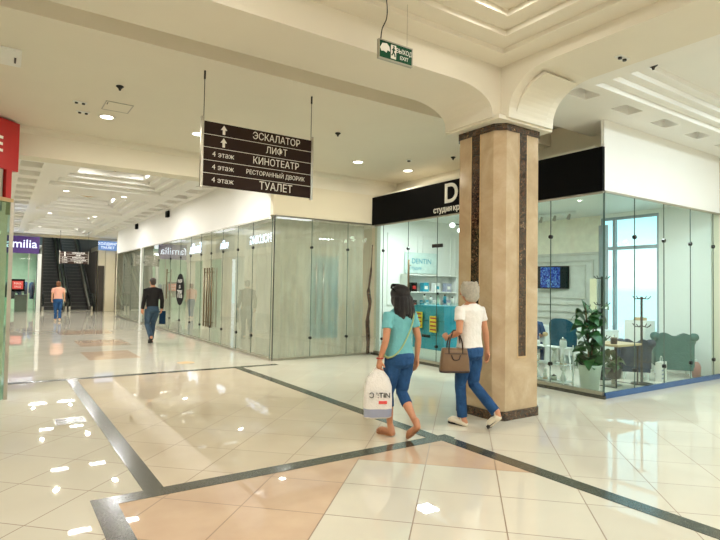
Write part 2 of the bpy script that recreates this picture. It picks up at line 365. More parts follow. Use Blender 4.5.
# ---- corridor left wall with shop piers
mb=MB(); mb.box(-.3,.1,10.85,33.3,3.0,4.3)
for i in range(8):
    y=10.9+i*3.1; mb.box(-.3,.1,y,y+.45,0,3.0)
struct('wall_corridor_left',mb,M['paint_l'])
struct('wall_left_shops_back',MB().box(-3.2,-3.1,10.85,33.3,0,4.15),M['paint_w'])
struct('ceiling_left_shops',MB().box(-3.1,-.3,10.85,33.3,3.3,3.4),M['paint_w'])
# corridor end
mb=MB(); mb.box(-.5,7.0,33.4,33.75,4.04,4.7); mb.box(-.5,7.0,33.2,33.4,4.14,4.6); struct('trim_16',mb,M['paint_l'])
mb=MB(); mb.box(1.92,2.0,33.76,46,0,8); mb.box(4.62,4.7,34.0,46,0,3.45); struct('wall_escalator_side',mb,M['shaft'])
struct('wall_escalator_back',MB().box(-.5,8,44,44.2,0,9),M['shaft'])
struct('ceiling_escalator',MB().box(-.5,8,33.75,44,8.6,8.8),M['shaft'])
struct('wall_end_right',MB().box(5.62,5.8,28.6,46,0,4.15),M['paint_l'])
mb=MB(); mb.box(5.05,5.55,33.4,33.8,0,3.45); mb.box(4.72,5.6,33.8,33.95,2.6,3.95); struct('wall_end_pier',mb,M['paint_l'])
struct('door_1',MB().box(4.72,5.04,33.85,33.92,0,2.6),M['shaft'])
# baseboard
struct('baseboard_studio',MB().box(7.385,7.42,4.515,10.44,0,.05),M['granite'])
# ================================================================ PILLAR
def oct_(x0,x1,y0,y1,c): return [(x0+c,y0),(x1-c,y0),(x1,y0+c),(x1,y1-c),(x1-c,y1),(x0+c,y1),(x0,y1-c),(x0,y0+c)]
P=thing('pillar','square beige marble pillar with chamfered corners and dark marble stripes','pillar',(5.40,4.80,0))
obj('shaft',MB().prism(oct_(-.41,.41,-.40,.40,.11),'z',0.11,3.53),M['marble'],P)
obj('base',MB().prism(oct_(-.425,.425,-.415,.415,.115),'z',0,.11),M['emperador'],P)
obj('capital_band',MB().prism(oct_(-.425,.425,-.415,.415,.115),'z',3.53,3.612),M['emperador'],P)
for q in range(4):
    mb=MB(); h=.405 if q%2==0 else .415
    mb.box(-.07,.07,-h,-h+.02,.76,3.53); o=obj('inlay_stripe',mb,M['emperador'],P,rot=(0,0,R(90*q)))
    mb=MB(); mb.box(-.085,-.07,-h-.001,-h+.02,.74,3.53); mb.box(.07,.085,-h-.001,-h+.02,.74,3.53); mb.box(-.07,.07,-h-.001,-h+.02,.74,.76)
    obj('inlay_border',mb,M['wood'],o)
# ================================================================ GLASS SHOPFRONTS
def disc(mb,p,ax,r=.035,t=.03):
    v=Vector(ax); mb.tube([Vector(p)-v*t,Vector(p)+v*t],r,seg=12); return mb
def front(name,label,axis,pl,marks,z0,z1,glass,fit=(.45,2.45),doors=(),endcap=True):
    """glass wall in plane axis=pl with vertical joints at marks"""
    o=thing(name,label,'glass wall',(0,0,0))
    def bx(a,b,c,d,e,f):   # along, thickness, height
        return MB().box(c,d,a,b,e,f) if axis=='x' else MB().box(a,b,c,d,e,f)
    for a,b in zip(marks[:-1],marks[1:]):
        a,b=min(a,b),max(a,b)
        obj('glass_panel',bx(a+.004,b-.004,pl-.005,pl+.005,z0+.05,z1-.03),glass,o)
    lo,hi=min(marks),max(marks)
    obj('bottom_rail',bx(lo,hi,pl-.02,pl+.02,z0,z0+.05),M['steel'],o)
    obj('top_rail',bx(lo,hi,pl-.02,pl+.02,z1-.03,z1),M['steel'],o)
    ax=(1,0,0) if axis=='x' else (0,1,0)
    for y in marks[:-1]:
        obj('edge_seal',bx(y-.004,y+.004,pl-.007,pl+.007,z0+.05,z1-.03),M['edge'],o)
    for y in marks[1:-1]:
        for z in fit:
            p=(pl,y,z) if axis=='x' else (y,pl,z)
            obj('fitting',disc(MB(),p,ax,.032,.022),M['dkmetal'],o)
    for y,za,zb_ in doors:
        mb=MB()
        s=-.07
        p=lambda z,k=s:(pl+k,y,z) if axis=='x' else (y,pl+k,z)
        mb.tube([p(za),p(zb_)],.011 if axis=='y' else .022,seg=10)
        for z in (za+.12,zb_-.12): mb.tube([p(z,-.07),p(z,-.005)],.01,seg=8)
        obj('pull_handle',mb,M['steel' if axis=='y' else 'handle'],o,smooth=True)
    return o
side=front('glass_shopfront','long frameless glass front of the empty shop running down the corridor','x',4.81,[10.50,11.53,12.46,13.5,14.42,15.3,16.3,17.4,18.6,20.2,22.6,23.3,25.0,26.6,28.4],0,3.06,M['glass'],doors=((14.12,.45,2.05),(14.34,.45,2.05),(14.52,.45,2.05),(14.74,.45,2.05),(18.75,1.1,2.1)))
obj('white_post',MB().box(4.76,4.88,22.85,23.05,0,3.06),M['white'],side)
mb=MB(); mb.rings([[(x,17.33+.44*math.cos(a),1.43+.5*math.sin(a)) for a in [2*math.pi*i/28 for i in range(28)]] for x in (4.79,4.80)])
st=tag(obj('oval_sticker',mb,M['black']),'black oval discount sticker on the corridor glass','sticker')
for s_,z,sz in (('СКИДКИ',.26,.13),('ДО',.08,.13),('70%',-.16,.36)):
    text('lettering',s_,sz,M['letter'],st,(4.787,17.33,1.43+z),LEFTF,ext=.001,xs=.9 if sz<.2 else .95)
fr=front('glass_shopfront','frameless glass front of the empty shop facing the viewer, left of the dark studio sign','y',10.46,[4.85,5.75,6.70,7.38],0,3.10,M['glass'],doors=((6.02,.75,2.1),(5.84,.75,2.1)))
obj('corner_post',MB().box(4.833,4.848,10.445,10.465,0,3.08),M['dkmetal'],fr)
# dust sheets behind the glass
def sheet(name,label,axis,pl,a,b,z1,amp=.05,n=70,shift=0):
    mb=MB(); rows=14; vs=[];
    for j in range(rows+1):
        z=.02+(z1-.02)*j/rows
        for i in range(n+1):
            u=a+(b-a)*i/n; d=amp*(math.sin(i*1.3+shift)+.6*math.sin(i*.47+j*.5)+.3*math.sin(i*2.9-j*.9))*(.4+.6*(1-j/rows))
            d=max(-.13,min(.13,d))
            vs.append((pl+d,u,z) if axis=='x' else (u,pl+d,z))
    fs=[(j*(n+1)+i,j*(n+1)+i+1,(j+1)*(n+1)+i+1,(j+1)*(n+1)+i) for j in range(rows) for i in range(n)]
    mb.add(vs,fs); o=obj(name,mb,M['sheet'],smooth=True)
    return tag(o,label,'plastic sheet')
sheet('dust_sheet','translucent plastic dust sheet hung behind the corridor glass','x',5.02,10.75,28.2,3.02,.05,170)
sheet('dust_sheet','wrinkled plastic dust sheet hung behind the glass facing the viewer','y',10.68,4.95,7.30,3.06,.04,60)
# pale items seen dimly inside the empty shop
o=thing('partition_board','pale teal board leaning inside the empty shop behind the sheet','board',(6.9,11.6,0)); obj('board',MB().box(-.55,.25,0,.04,.3,2.35),M['tealcase'],o); obj('frame',MB().box(-.58,-.55,-.01,.05,0,2.4).box(.25,.28,-.01,.05,0,2.4),M['white'],o)
# dark curtain strip at right end
mb=MB(); mb.tube(spline([(7.36,10.40,2.6),(7.33,10.40,2.0),(7.27,10.40,1.5),(7.31,10.40,1.2),(7.25,10.40,.8),(7.28,10.40,.3),(7.26,10.40,.02)]),[.015]*6+[.03]*6+[.055]*6+[.045]*6+[.06]*6+[.05]*6+[.03],seg=8,asp=.45)
tag(obj('bundled_net',mb,M['emperador'],smooth=True),'dark bundled netting hanging at the seam of empty shop and studio','netting')
studio=front('glass_shopfront','clear glass side of the white studio under the black sign','x',7.42,[4.56,5.475,6.39,7.3,8.19,9.13,10.05,10.38],.05,3.07,M['glass_c'],fit=(.4,2.45),doors=((9.02,1.3,2.2),))
obj('door_closer',MB().box(7.37,7.40,8.0,8.3,2.42,2.49),M['dkmetal'],studio)
sf=front('glass_shopfront','clear glass end of the white studio beside the pale blue window','y',4.56,[7.445,8.27,9.17,10.08,10.95,11.19],.0,3.08,M['glass_c'],fit=(.36,2.44))
obj('blue_skirting',MB().box(7.44,11.18,4.535,4.55,0.0,.09),M['blueled'],sf)
# ================================================================ SIGNS
sg=thing('shop_sign','long black fascia sign with white lettering above the studio glass','sign',(7.42,0,0))
obj('panel',MB().box(-.06,0,4.54,10.44,3.07,3.73),M['black'],sg)
text('lettering','D',.54,M['letter'],sg,(-.066,7.74,3.46),LEFTF,ext=.006,bold=.01)
text('lettering','студия',.165,M['letter'],sg,(-.066,8.25,3.17),LEFTF,align='LEFT',ext=.005,bold=.002); text('lettering','красоты',.165,M['letter'],sg,(-.066,7.68,3.17),LEFTF,align='LEFT',ext=.005,bold=.002)
rs=thing('shop_sign','red fascia sign with white letter at the left edge above the glass','sign',(.21,10.2,0),R(45))
obj('panel',MB().box(-3.4,0,-.0,.12,3.34,4.12),M['red'],rs)
obj('upper_pane',MB().box(-1.6,-.3,.06,.07,2.75,3.34),M['glass_b'],rs); obj('pane_frame',MB().box(-.32,-.24,.04,.1,2.7,3.34).box(-1.6,-.24,.04,.1,2.68,2.76),M['steel'],rs)
obj('red_return',MB().box(-.22,-.12,.0,.12,2.88,3.34),M['red'],rs)
text('lettering','STORE',.34,M['letter'],rs,(-.31,-.006,3.70),FRONT,align='RIGHT',ext=.005,bold=.006)
ls=thing('glass_shopfront','green-tinted glass corner of the left shop under the red sign','glass wall',(.14,8.66,0))
obj('glass_panel',MB().box(-.02,0,-.0,1.6,.0,2.65),M['glass_b'],ls)
obj('glass_panel',MB().prism([(-.02,0),(-2.3,-2.3),(-2.32,-2.28),(-.04,.02)],'z',0,2.65),M['glass_b'],ls)
obj('edge_trim',MB().box(-.035,.01,-.03,0,.0,2.65),M['steel'],ls)
obj('header',MB().box(-.08,0.0,.0,1.6,2.65,2.70).prism([(0,0),(-2.3,-2.3),(-2.34,-2.24),(-.06,.06)],'z',2.65,2.70),M['wood'],ls)
mb=MB(); mb.prism([(.12,10.3),(-3.2,7.0),(-3.3,7.1),(.02,10.4)],'z',3.3,4.15); struct('wall_left_chamfer',mb,M['paint_l'])
struct('wall_left_shop_inside',MB().box(-3.0,-2.9,7.5,10.4,0,3.3),M['paint_w'])
# hanging signs
def hang_sign(loc,rz,zb_,zt,top,label,sc=1):
    o=thing('directory_sign',label,'sign',loc,rz,'hanging brown directory signs')
    W=1.46*sc; H=(zt-zb_); z0=zb_
    obj('board',MB().box(-W/2,W/2,-.012,.012,z0,zt),M['signbrown'],o)
    rh=H/5
    mb=MB()
    for k in range(1,5): mb.box(-W/2,W/2,-.0135,-.012,z0+k*rh-.003,z0+k*rh+.003)
    obj('row_divider',mb,M['letter'],o)
    rows=[('↑','ЭСКАЛАТОР',.125),('↑','ЛИФТ',.12),('4 этаж','КИНОТЕАТР',.125),('4 этаж','РЕСТОРАННЫЙ ДВОРИК',.078),('4 этаж','ТУАЛЕТ',.14)]
    for k,(a_,b_,s_) in enumerate(rows):
        zc=zt-(k+.5)*rh
        if a_=='↑':
            mb=MB(); x=-W*.33; mb.prism([(x-.016,zc-.055),(x+.016,zc-.055),(x+.016,zc),(x+.04,zc),(x,zc+.058),(x-.04,zc),(x-.016,zc)],'y',-.016,-.012); obj('arrow_or_glare',mb,M['letter'],o)
        else: text('lettering',a_,.088*sc,M['letter'],o,(-W*.33,-.0135,zc),FRONT,ext=.002)
        text('lettering',b_,s_*sc,M['letter'],o,(W*.155,-.0135,zc),FRONT,ext=.002,xs=.86)
    for s_ in (-1,1):
        obj('side_post',MB().box(s_*(W/2+.015)-.016,s_*(W/2+.015)+.016,-.02,.02,z0-.02,zt+.05),M['steel'],o)
        obj('hanger',MB().tube([(s_*(W/2-.0),0,zt+.05),(s_*(W/2-.0),0,top)],.005,seg=6).tube([(s_*(W/2),0,top-.1),(s_*(W/2),0,top)],.012,seg=8),M['dkmetal'],o)
    return o
hang_sign((2.71,6.34,0),0,2.765,3.545,4.15,'large brown directory sign with white Cyrillic lines hanging near the viewer')
hang_sign((3.09,30.0,0),0,2.54,3.12,4.15,'small far brown directory sign hanging in front of the escalators',.85)
# exit sign
o=thing('exit_sign','green hanging ВЫХОД EXIT sign with running figure under the coffered ceiling','sign',(3.06,4.0,0),R(-1))
obj('board',MB().box(-.19,.19,-.012,.012,3.725,3.885),M['green_sign'],o)
obj('frame',MB().box(-.2,.2,-.016,.016,3.712,3.725).box(-.2,.2,-.016,.016,3.885,3.895).box(-.2,-.19,-.016,.016,3.725,3.885).box(.19,.2,-.016,.016,3.725,3.885),M['steel'],o)
obj('pictogram_panel',MB().box(-.06,.0,-.015,-.012,3.74,3.87),M['letter'],o)
mb=MB(); mb.ell((-.028,-.017,3.852),(.010,.002,.010),8,6); mb.tube([(-.03,-.017,3.84),(-.034,-.017,3.80)],.008,seg=6); mb.tube([(-.034,-.017,3.80),(-.018,-.017,3.785),(-.014,-.017,3.76)],.006,seg=6); mb.tube([(-.034,-.017,3.80),(-.046,-.017,3.775),(-.055,-.017,3.77)],.006,seg=6); mb.tube([(-.03,-.017,3.835),(-.014,-.017,3.82)],.005,seg=6); mb.tube([(-.03,-.017,3.835),(-.05,-.017,3.82)],.005,seg=6)
obj('running_figure',mb,M['green_sign'],o)
obj('arrow_or_glare',MB().prism([(-.185,3.815),(-.16,3.86),(-.11,3.868),(-.08,3.845),(-.07,3.80),(-.10,3.805),(-.11,3.78),(-.14,3.79),(-.17,3.785)],'y',-.015,-.012),M['letter'],o)  # white blob paints a patch of glare on the exit board
text('lettering','ВЫХОД',.062,M['letter'],o,(.098,-.0135,3.828),FRONT,ext=.001,xs=.85); text('lettering','EXIT',.05,M['letter'],o,(.098,-.0135,3.768),FRONT,ext=.001)
obj('power_cable',MB().tube(spline([(-.17,0,3.893),(-.155,0,4.0),(-.11,0,4.1),(-.10,0,4.2),(-.115,0,4.32)]),.006,seg=6),M['rubber'],o)
obj('hanger',MB().tube([(.14,0,3.893),(.14,0,4.32)],.002,seg=5),M['steel'],o)
# ================================================================ CEILING FITTINGS
def lamp(parent,loc,size,power,col=(1,.9,.72),shape='DISK',sy=None,name='bulb'):
    d=bpy.data.lights.new(name,'AREA'); d.shape=shape; d.size=size
    if sy: d.size_y=sy
    d.energy=power; d.color=col
    o=bpy.data.objects.new(name,d); C.objects.link(o); o.parent=parent; o.location=loc; return o
WARM=(1,.93,.79); NEUT=(1,.985,.95); COOL=(.90,.97,1)
def downlight(x,y,z,power,label,group,r=.09,col=WARM,em=None):
    o=thing('downlight',label,'ceiling light',(x,y,z),0,group)
    obj('trim_ring',MB().lathe([(r,-.004),(r+.03,-.012),(r+.035,0),(r,0)],seg=24),M['white'],o,smooth=True)
    obj('diffuser',MB().lathe([(r,-.006),(r*.6,-.007),(.001,-.007)],seg=24),em or M['lamp'],o)
    if power: lamp(o,(0,0,-.03),.11,power,col)
    return o
pl=[(1.31,9.02,'leftmost round downlight in the passage ceiling'),(2.745,9.08,'round downlight just behind the brown directory sign'),(6.036,9.09,'round downlight right of the directory sign near the empty shop corner'),(7.35,9.09,'round downlight nearest the black studio sign')]
for x,y,l_ in pl: downlight(x,y,4.15,24,l_,'round passage downlights')
for x,y in ((4.4,9.09),(-.9,7.2)): downlight(x,y,4.15,24,'round passage downlight hidden behind the directory sign' if x>0 else 'round passage downlight above the left shop','round passage downlights')
for i,(x,y) in enumerate([(3.97,3.45),(.3,3.15),(3.55,.2),(.3,.2),(3.55,-2.2),(.3,-2.2)]):
    downlight(x,y,4.455,(10 if i==0 else 62),'round downlight in the stepped coffer beside the pillar' if i==0 else 'round downlight in the coffer above the viewer','coffer downlights',.09,(1,.97,.91))
for i,(x,y) in enumerate([(6.75,2.55),(8.9,2.55),(10.5,2.3),(7.0,-.5),(9.2,-.5)]):
    downlight(x,y,4.425,62,'round downlight in the right-hand bay coffer, coloured to stand in for daylight' ,'bay downlights standing in for daylight',.09,(.78,.93,1))  # cool bay lamps added in place of daylight on the fascia
# broad unseen fill panels added behind the viewer to light the hall
for i,(x,y) in enumerate([(-1.0,-5.0),(2.5,-5.0),(-4.5,-2),(-4.5,2),(6.9,-5.2)]):
    z=4.265 if x<4.98 else 4.145
    o=thing('light_panel','square fill light panel added behind the viewer','ceiling light',(x,y,z),0,'added fill panels behind the viewer')
    obj('diffuser',MB().box(-.6,.6,-.6,.6,-.02,-.005),M['lampc'],o); lamp(o,(0,0,-.04),1.2,48,NEUT,'SQUARE')
# corridor trays: light panels and cassette vents
for i,y in enumerate((15.1,20.4,26.2,31.9)):
    zt=4.65 if i<3 else 4.50
    for s_ in (-1,1):
        o=thing('light_panel',['first','second','third','last'][i]+' tray '+('left' if s_<0 else 'right')+' bright ceiling panel in the corridor','ceiling light',(2.45+s_*.62,y if i<3 else 31.2,zt),0,'corridor ceiling panels')
        obj('frame',MB().box(-.42,.42,-.17,.17,-.03,0),M['white'],o); obj('diffuser',MB().box(-.4,.4,-.15,.15,-.045,-.03),M['lampc'],o)
        lamp(o,(0,0,-.06),.6,24,NEUT,'RECTANGLE',.25)
    if i<3:
        o=thing('ceiling_vent','square louvred vent turned diagonally in the '+['nearest','middle','farthest'][i]+' corridor ceiling tray','vent',(2.5,y+.1,zt),R(45),'corridor ceiling vents')
        obj('frame',MB().box(-.34,.34,-.34,-.3,-.07,0).box(-.34,.34,.3,.34,-.07,0).box(-.34,-.3,-.3,.3,-.07,0).box(.3,.34,-.3,.3,-.07,0),M['white'],o)
        mb=MB()
        for k in range(9): mb.box(-.3,.3,-.28+k*.065,-.26+k*.065,-.06,-.01)
        obj('louvres',mb,M['wood'],o)
        lamp(o,(0,0,-.3),.5,60,NEUT,'SQUARE') if 0 else None
# small fittings
def det(x,y,z,label,cat,name,kind):
    o=thing(name,label,cat,(x,y,z))
    if kind=='cone': obj('head',MB().lathe([(.045,0),(.05,-.01),(.02,-.035),(.012,-.06),(.001,-.062)],seg=16),M['dkmetal'],o,smooth=True)
    elif kind=='smoke': obj('base',MB().lathe([(.055,0),(.055,-.015),(.001,-.016)],seg=18),M['white'],o); obj('sensor',MB().lathe([(.035,-.015),(.03,-.035),(.001,-.037)],seg=18),M['dkmetal'],o)
    elif kind=='twin':
        obj('plate',MB().box(-.09,.09,-.04,.04,-.012,0),M['white'],o,bev=.005)
        for s_ in (-1,1): obj('eye',MB().lathe([(.022,-.012),(.02,-.03),(.001,-.031)],(s_*.045,0,0),seg=12),M['dkmetal'],o)
    return o
det(1.234,7.5,4.15,'dark cone sprinkler before the ceiling hatch','sprinkler','sprinkler','cone')
det(4.62,7.58,4.15,'dark cone sprinkler right of the directory sign','sprinkler','sprinkler','cone')
det(7.27,7.6,4.15,'dark cone sprinkler beside the pillar top','sprinkler','sprinkler','cone')
det(.883,8.51,4.15,'front twin sensor on the ceiling left of the hatch','sensor','ceiling_sensor','twin')
det(.977,8.98,4.15,'rear twin sensor on the ceiling left of the leftmost downlight','sensor','ceiling_sensor','twin')
det(6.75,8.32,4.15,'smoke detector above the downlight nearest the black sign','detector','smoke_detector','smoke')
det(5.56,3.2,4.13,'twin sensor on the underside of the right beam','sensor','ceiling_sensor','twin')
det(6.5,3.35,4.33,'small dark camera dome in the right bay ceiling','camera','dome_camera','cone')
o=thing('ceiling_hatch','rectangular access hatch outlined in the passage ceiling','hatch',(1.36,8.42,4.15))
obj('cover',MB().box(-.17,.17,-.2,.2,-.004,0),M['paint'],o); obj('frame',MB().box(-.185,.185,-.215,-.2,-.008,0).box(-.185,.185,.2,.215,-.008,0).box(-.185,-.17,-.2,.2,-.008,0).box(.17,.185,-.2,.2,-.008,0),M['steel'],o); obj('latch',MB().box(-.155,-.145,-.15,-.07,-.012,-.004),M['dkmetal'],o)
o=thing('ceiling_speaker','white boxed ceiling fixture with a dark slot at the upper left','fixture',(0.02,7.25,4.15))
obj('housing',MB().box(-.5,.12,-.26,.26,-.03,0),M['white'],o,bev=.01); obj('slot',MB().box(.05,.07,-.05,.12,-.036,-.03),M['dkmetal'],o)
for y,l_ in ((18.95,'nearer'),(23.9,'farther')):
    o=thing('wall_speaker',l_+' small black box on the white fascia above the corridor glass','speaker',(4.8,y,4.02)); obj('body',MB().box(-.1,0,-.11,.11,-.13,.08),M['black'],o,bev=.01); obj('bracket',MB().box(-.03,0,-.03,.03,.08,.11),M['dkmetal'],o)
# floor hatch with mark
o=thing('floor_hatch','small rectangular metal hatch set in the left floor tiles','hatch',(.73,6.95,.0005),R(0))
obj('frame',MB().box(-.16,.16,-.17,.17,0,.003),M['steel'],o); obj('cover',MB().box(-.14,.14,-.15,.15,.003,.004),M['granite'],o); obj('handle',MB().box(-.04,.04,-.03,.03,.004,.007),M['chrome'],o)
tag(obj('floor_drain',MB().lathe([(.17,0),(.17,.003),(.001,.003)],(3.2,11.0,0),24),M['wood']),'round plate in the floor before the empty shop corner','floor plate')
# ================================================================ LEFT CORRIDOR SIGNS (seen mirrored in the glass)
def litsign(y,z,s_,size,label,bg=None,w=3):
    o=thing('shop_sign',label,'sign',(.1,y,z)); obj('backing',MB().box(0,.04,-w/2,w/2,-.36,.36),bg or M['paint_w'],o)
    text('lettering',s_,size,M['ledbright'],o,(.046,0,0),RIGHTF,ext=.01,bold=.012); return o
litsign(21.9,3.62,'HOLDING',.52,'lit white HOLDING sign on the left wall of the corridor',M['steel'],3.2)
litsign(26.4,3.65,'milia',.62,'lit white letter sign on the left wall beyond the nearest lit one',M['steel'],2.6)
litsign(31.2,3.70,'familia',.85,'pale familia sign with lit letters on the side wall facing the corridor glass',M['paint_w'],3.6)
# ================================================================ FAMILIA SHOP
f=thing('clothing_shop','clothing shop front with purple familia sign beside the escalators','shopfront',(0,33.4,0))
obj('sign_panel',MB().box(-.9,1.76,-.28,-.2,3.10,4.0),M['purple'],f)
text('lettering','familia',.61,M['ledletter'],f,(1.66,-.29,3.58),FRONT,align='RIGHT',ext=.01,bold=.002,xs=1.0)
obj('white_post',MB().box(1.70,1.88,-.28,-.1,0,3.10),M['white'],f)
obj('glass_panel',MB().box(-.9,1.30,-.16,-.15,.05,3.1),M['glass'],f); obj('glass_panel',MB().box(1.32,1.69,-.16,-.15,.05,3.1),M['glass'],f)
obj('door_frame',MB().box(1.29,1.33,-.17,-.13,0,3.1),M['steel'],f)
st=thing('window_sticker','black rounded sticker with pink centre on the familia window','sticker',(.85,33.22,1.42))
obj('border',MB().box(-.32,.32,-.01,.01,-.32,.32),M['black'],st,bev=.009); obj('centre',MB().box(-.24,.24,-.016,-.01,-.2,.22),M['redp'],st)
text('lettering','MAX',.16,M['letter'],st,(0,-.018,.08),FRONT,ext=.001); text('lettering','SALE',.14,M['letter'],st,(0,-.018,-.08),FRONT,ext=.001)
struct('wall_clothing_shop',MB().box(-2.5,1.9,38.0,38.1,0,4).box(-2.6,-2.5,33.8,38,0,4),plain('mint_wall',S(176,206,180),.6))
struct('ceiling_clothing_shop',MB().box(-2.5,1.9,33.78,38,3.5,3.6),M['white'])
o=thing('light_panel','cool light strip over the clothing shop window','ceiling light',(.6,34.6,3.48)); obj('diffuser',MB().box(-1.0,1.0,-.25,.25,-.04,0),M['lampc'],o); lamp(o,(0,0,-.08),1.8,260,(.85,1,.9),'RECTANGLE',.5)
def rail(x,y,label,cols):
    o=thing('clothes_rail',label,'clothes rail',(x,y,0))
    for s_ in (-.55,.55): obj('upright',MB().tube([(s_,0,0),(s_,0,1.75)],.018,seg=8).box(s_-.02,s_+.02,-.22,.22,0,.03),M['steel'],o)
    obj('bar',MB().tube([(-.55,0,1.72),(.55,0,1.72)],.016,seg=8),M['steel'],o)
    for i,c in enumerate(cols):
        xx=-.45+i*.9/(len(cols)-1)
        g=thing('jacket',['black','dark blue','pale','light blue'][c]+' garment on the '+label.split(' of')[0],'garment',(x+xx,y,0),R(60+20*(i%3)),'garments on '+label)
        zt=1.6; zb2=.65+.12*((i*7)%3)
        obj('body',MB().rings([[(w*math.cos(a)*.5,.05*math.sin(a)*1.3,z) for a in [2*math.pi*k/12 for k in range(12)]] for w,z in ((.42,zb2),(.40,(zb2+zt)/2),(.42,zt-.18),(.30,zt-.04),(.08,zt))]),[M['jacket'],M['denim_d'],M['white_shirt'],M['denim']][c],g,smooth=True)
        for s_ in (-1,1): obj('sleeve',MB().tube([(s_*.19,0,zt-.08),(s_*.25,.01,zt-.35),(s_*.26,.02,zt-.62)],[.06,.05,.042],seg=8,asp=.7),[M['jacket'],M['denim_d'],M['white_shirt'],M['denim']][c],g,smooth=True)
        obj('hanger',MB().tube([(0,0,zt-.02),(0,0,zt+.1)],.006,seg=5),M['steel'],g)
rail(.55,34.6,'clothes rail just behind the familia window',[1,0,0,1]); rail(1.15,35.6,'clothes rail further inside the familia shop',[0,3,1,3])
o=thing('bin','dark green box standing inside the familia window','bin',(1.05,34.0,0)); obj('body',MB().box(-.3,.3,-.2,.2,0,.85),plain('dark_green_box',S(56,72,56)),o,bev=.02); obj('lid',MB().box(-.31,.31,-.21,.21,.85,.9),M['dkmetal'],o)
# lit blue sign at the corridor end
o=thing('shop_sign','small lit blue sign at the far end right of the escalators','sign',(5.12,33.2,3.72)); obj('panel',MB().box(-.52,.5,-.12,0,-.26,.26),M['bluelit'],o); text('lettering','ХОЛДИНГ',.2,M['ledletter'],o,(-.05,-.125,.09),FRONT,ext=.003); text('lettering','ТУАЛЕТ',.18,M['ledletter'],o,(-.05,-.125,-.12),FRONT,ext=.003)
# ================================================================ ESCALATORS
def escalator(x,label):
    o=thing('escalator',label,'escalator',(x,34.1,0),0,'escalators')
    W=.5; n=27; tr_=.36; rs=.205
    for i in range(n):
        y=.9+i*tr_; z=max(0,(i)*rs)
        stp=obj('step',MB().box(-W,W,y,y+tr_,z-.02 if i else 0,z+.02) .box(-W,W,y,y+.02,max(0,z-rs+.02),z+.0),M['tread'] ,o)
        obj('step_edge',MB().box(-W,W,y-.005,y+.035,z+.02,z+.026),M['comb'],stp)
    obj('landing_plate',MB().box(-W,W,0,.9,0,.02),M['comb'],o)
    L=n*tr_; sl=rs/tr_
    for s_ in (-1,1):
        xx=s_*(W+.06)
        obj('skirt',MB().prism([(-.1,0),(.9,0),(.9+L,L*sl-.35),(.9+L,L*sl+.28),(.9,.28),(-.1,.28)],'x',xx-.05,xx+.05),M['steel'],o)
        obj('balustrade',MB().prism([(-.35,.28),(.9,.28),(.9+L,L*sl+.28),(.9+L,L*sl+.95),(.7,.95),(-.25,.95),(-.42,.75),(-.42,.45)],'x',xx-.008,xx+.008),M['glass_b'],o)
        obj('handrail',MB().tube(spline([(xx,.3,.32),(xx,-.35,.34),(xx,-.48,.65),(xx,-.3,.95),(xx,.6,.99),(xx,1.2,1.18),(xx,.9+L,L*sl+1.0)],5),.045,seg=8),M['rubber'],o,smooth=True)
    return o
escalator(2.62,'left black-stepped escalator beside the familia shop'); escalator(3.92,'right black-stepped escalator at the corridor end')

downlight(2.6,36.5,8.59,160,'round fill light added high above the escalators','added escalator fill lights',.2)  # unseen lights added up here to brighten the escalator steps
downlight(4.0,38.5,8.59,160,'round fill light added high above the escalators','added escalator fill lights',.2)

for y in (11.3,17.0,22.8,28.6):
    for x in (1.5,3.0): downlight(x,y,4.15,108,'round downlight added on the '+('left' if x<2 else 'right')+' of the corridor ceiling rib '+{11.3:'nearest the viewer',17.0:'after the first tray',22.8:'after the second tray',28.6:'before the escalator end'}[y],'added corridor downlights',.07,NEUT)  # lamps added on the ribs so the trays are lit by bounce
# ================================================================ ADDED STUDIO AND EMPTY SHOP FILL LIGHTS, TRACK LIGHT
for x,y,sx,sy,l_ in ((7.92,6.4,.25,.8,'flat fill light added in the studio above the low rack'),(7.92,9.0,.25,.8,'flat fill light added in the studio above the teal display case'),(9.3,4.95,1.0,.15,'flat fill light added just behind the studio end glass')):
    o=thing('light_panel',l_,'ceiling light',(x,y,3.295)); obj('frame',MB().box(-sx-.03,sx+.03,-sy-.03,sy+.03,-.03,0),M['white'],o); obj('diffuser',MB().box(-sx,sx,-sy,sy,-.04,-.03),M['dimfill'],o); lamp(o,(0,0,-.07),.4,95 if y>8 else 52,(1,1,.96),'SQUARE')  # fill lights added for the studio, placed out of sight above the glass
for x,y in ((6.3,12.8),(7.2,18.0),(7.0,24.0)):
    o=thing('light_panel','flat fill light added behind the sheets of the empty shop','ceiling light',(x,y,3.495),0,'added empty shop fill lights'); obj('diffuser',MB().box(-1.0,1.0,-.8,.8,-.04,0),M['dimfill'],o); lamp(o,(0,0,-.07),.14,40,(1,1,.95),'DISK')  # lights added to brighten the empty shop behind its sheets
o=thing('track_light','slim ceiling track with small spots inside the studio','ceiling light',(10.2,7.6,3.29)); obj('track',MB().box(-.02,.02,-.7,.7,-.05,0),M['white'],o)
for k in range(4): obj('spot_head',MB().tube([(0,-.55+k*.36,-.05),(-.05,-.55+k*.36,-.16)],[.025,.04],seg=10),M['steel'],o,smooth=True)
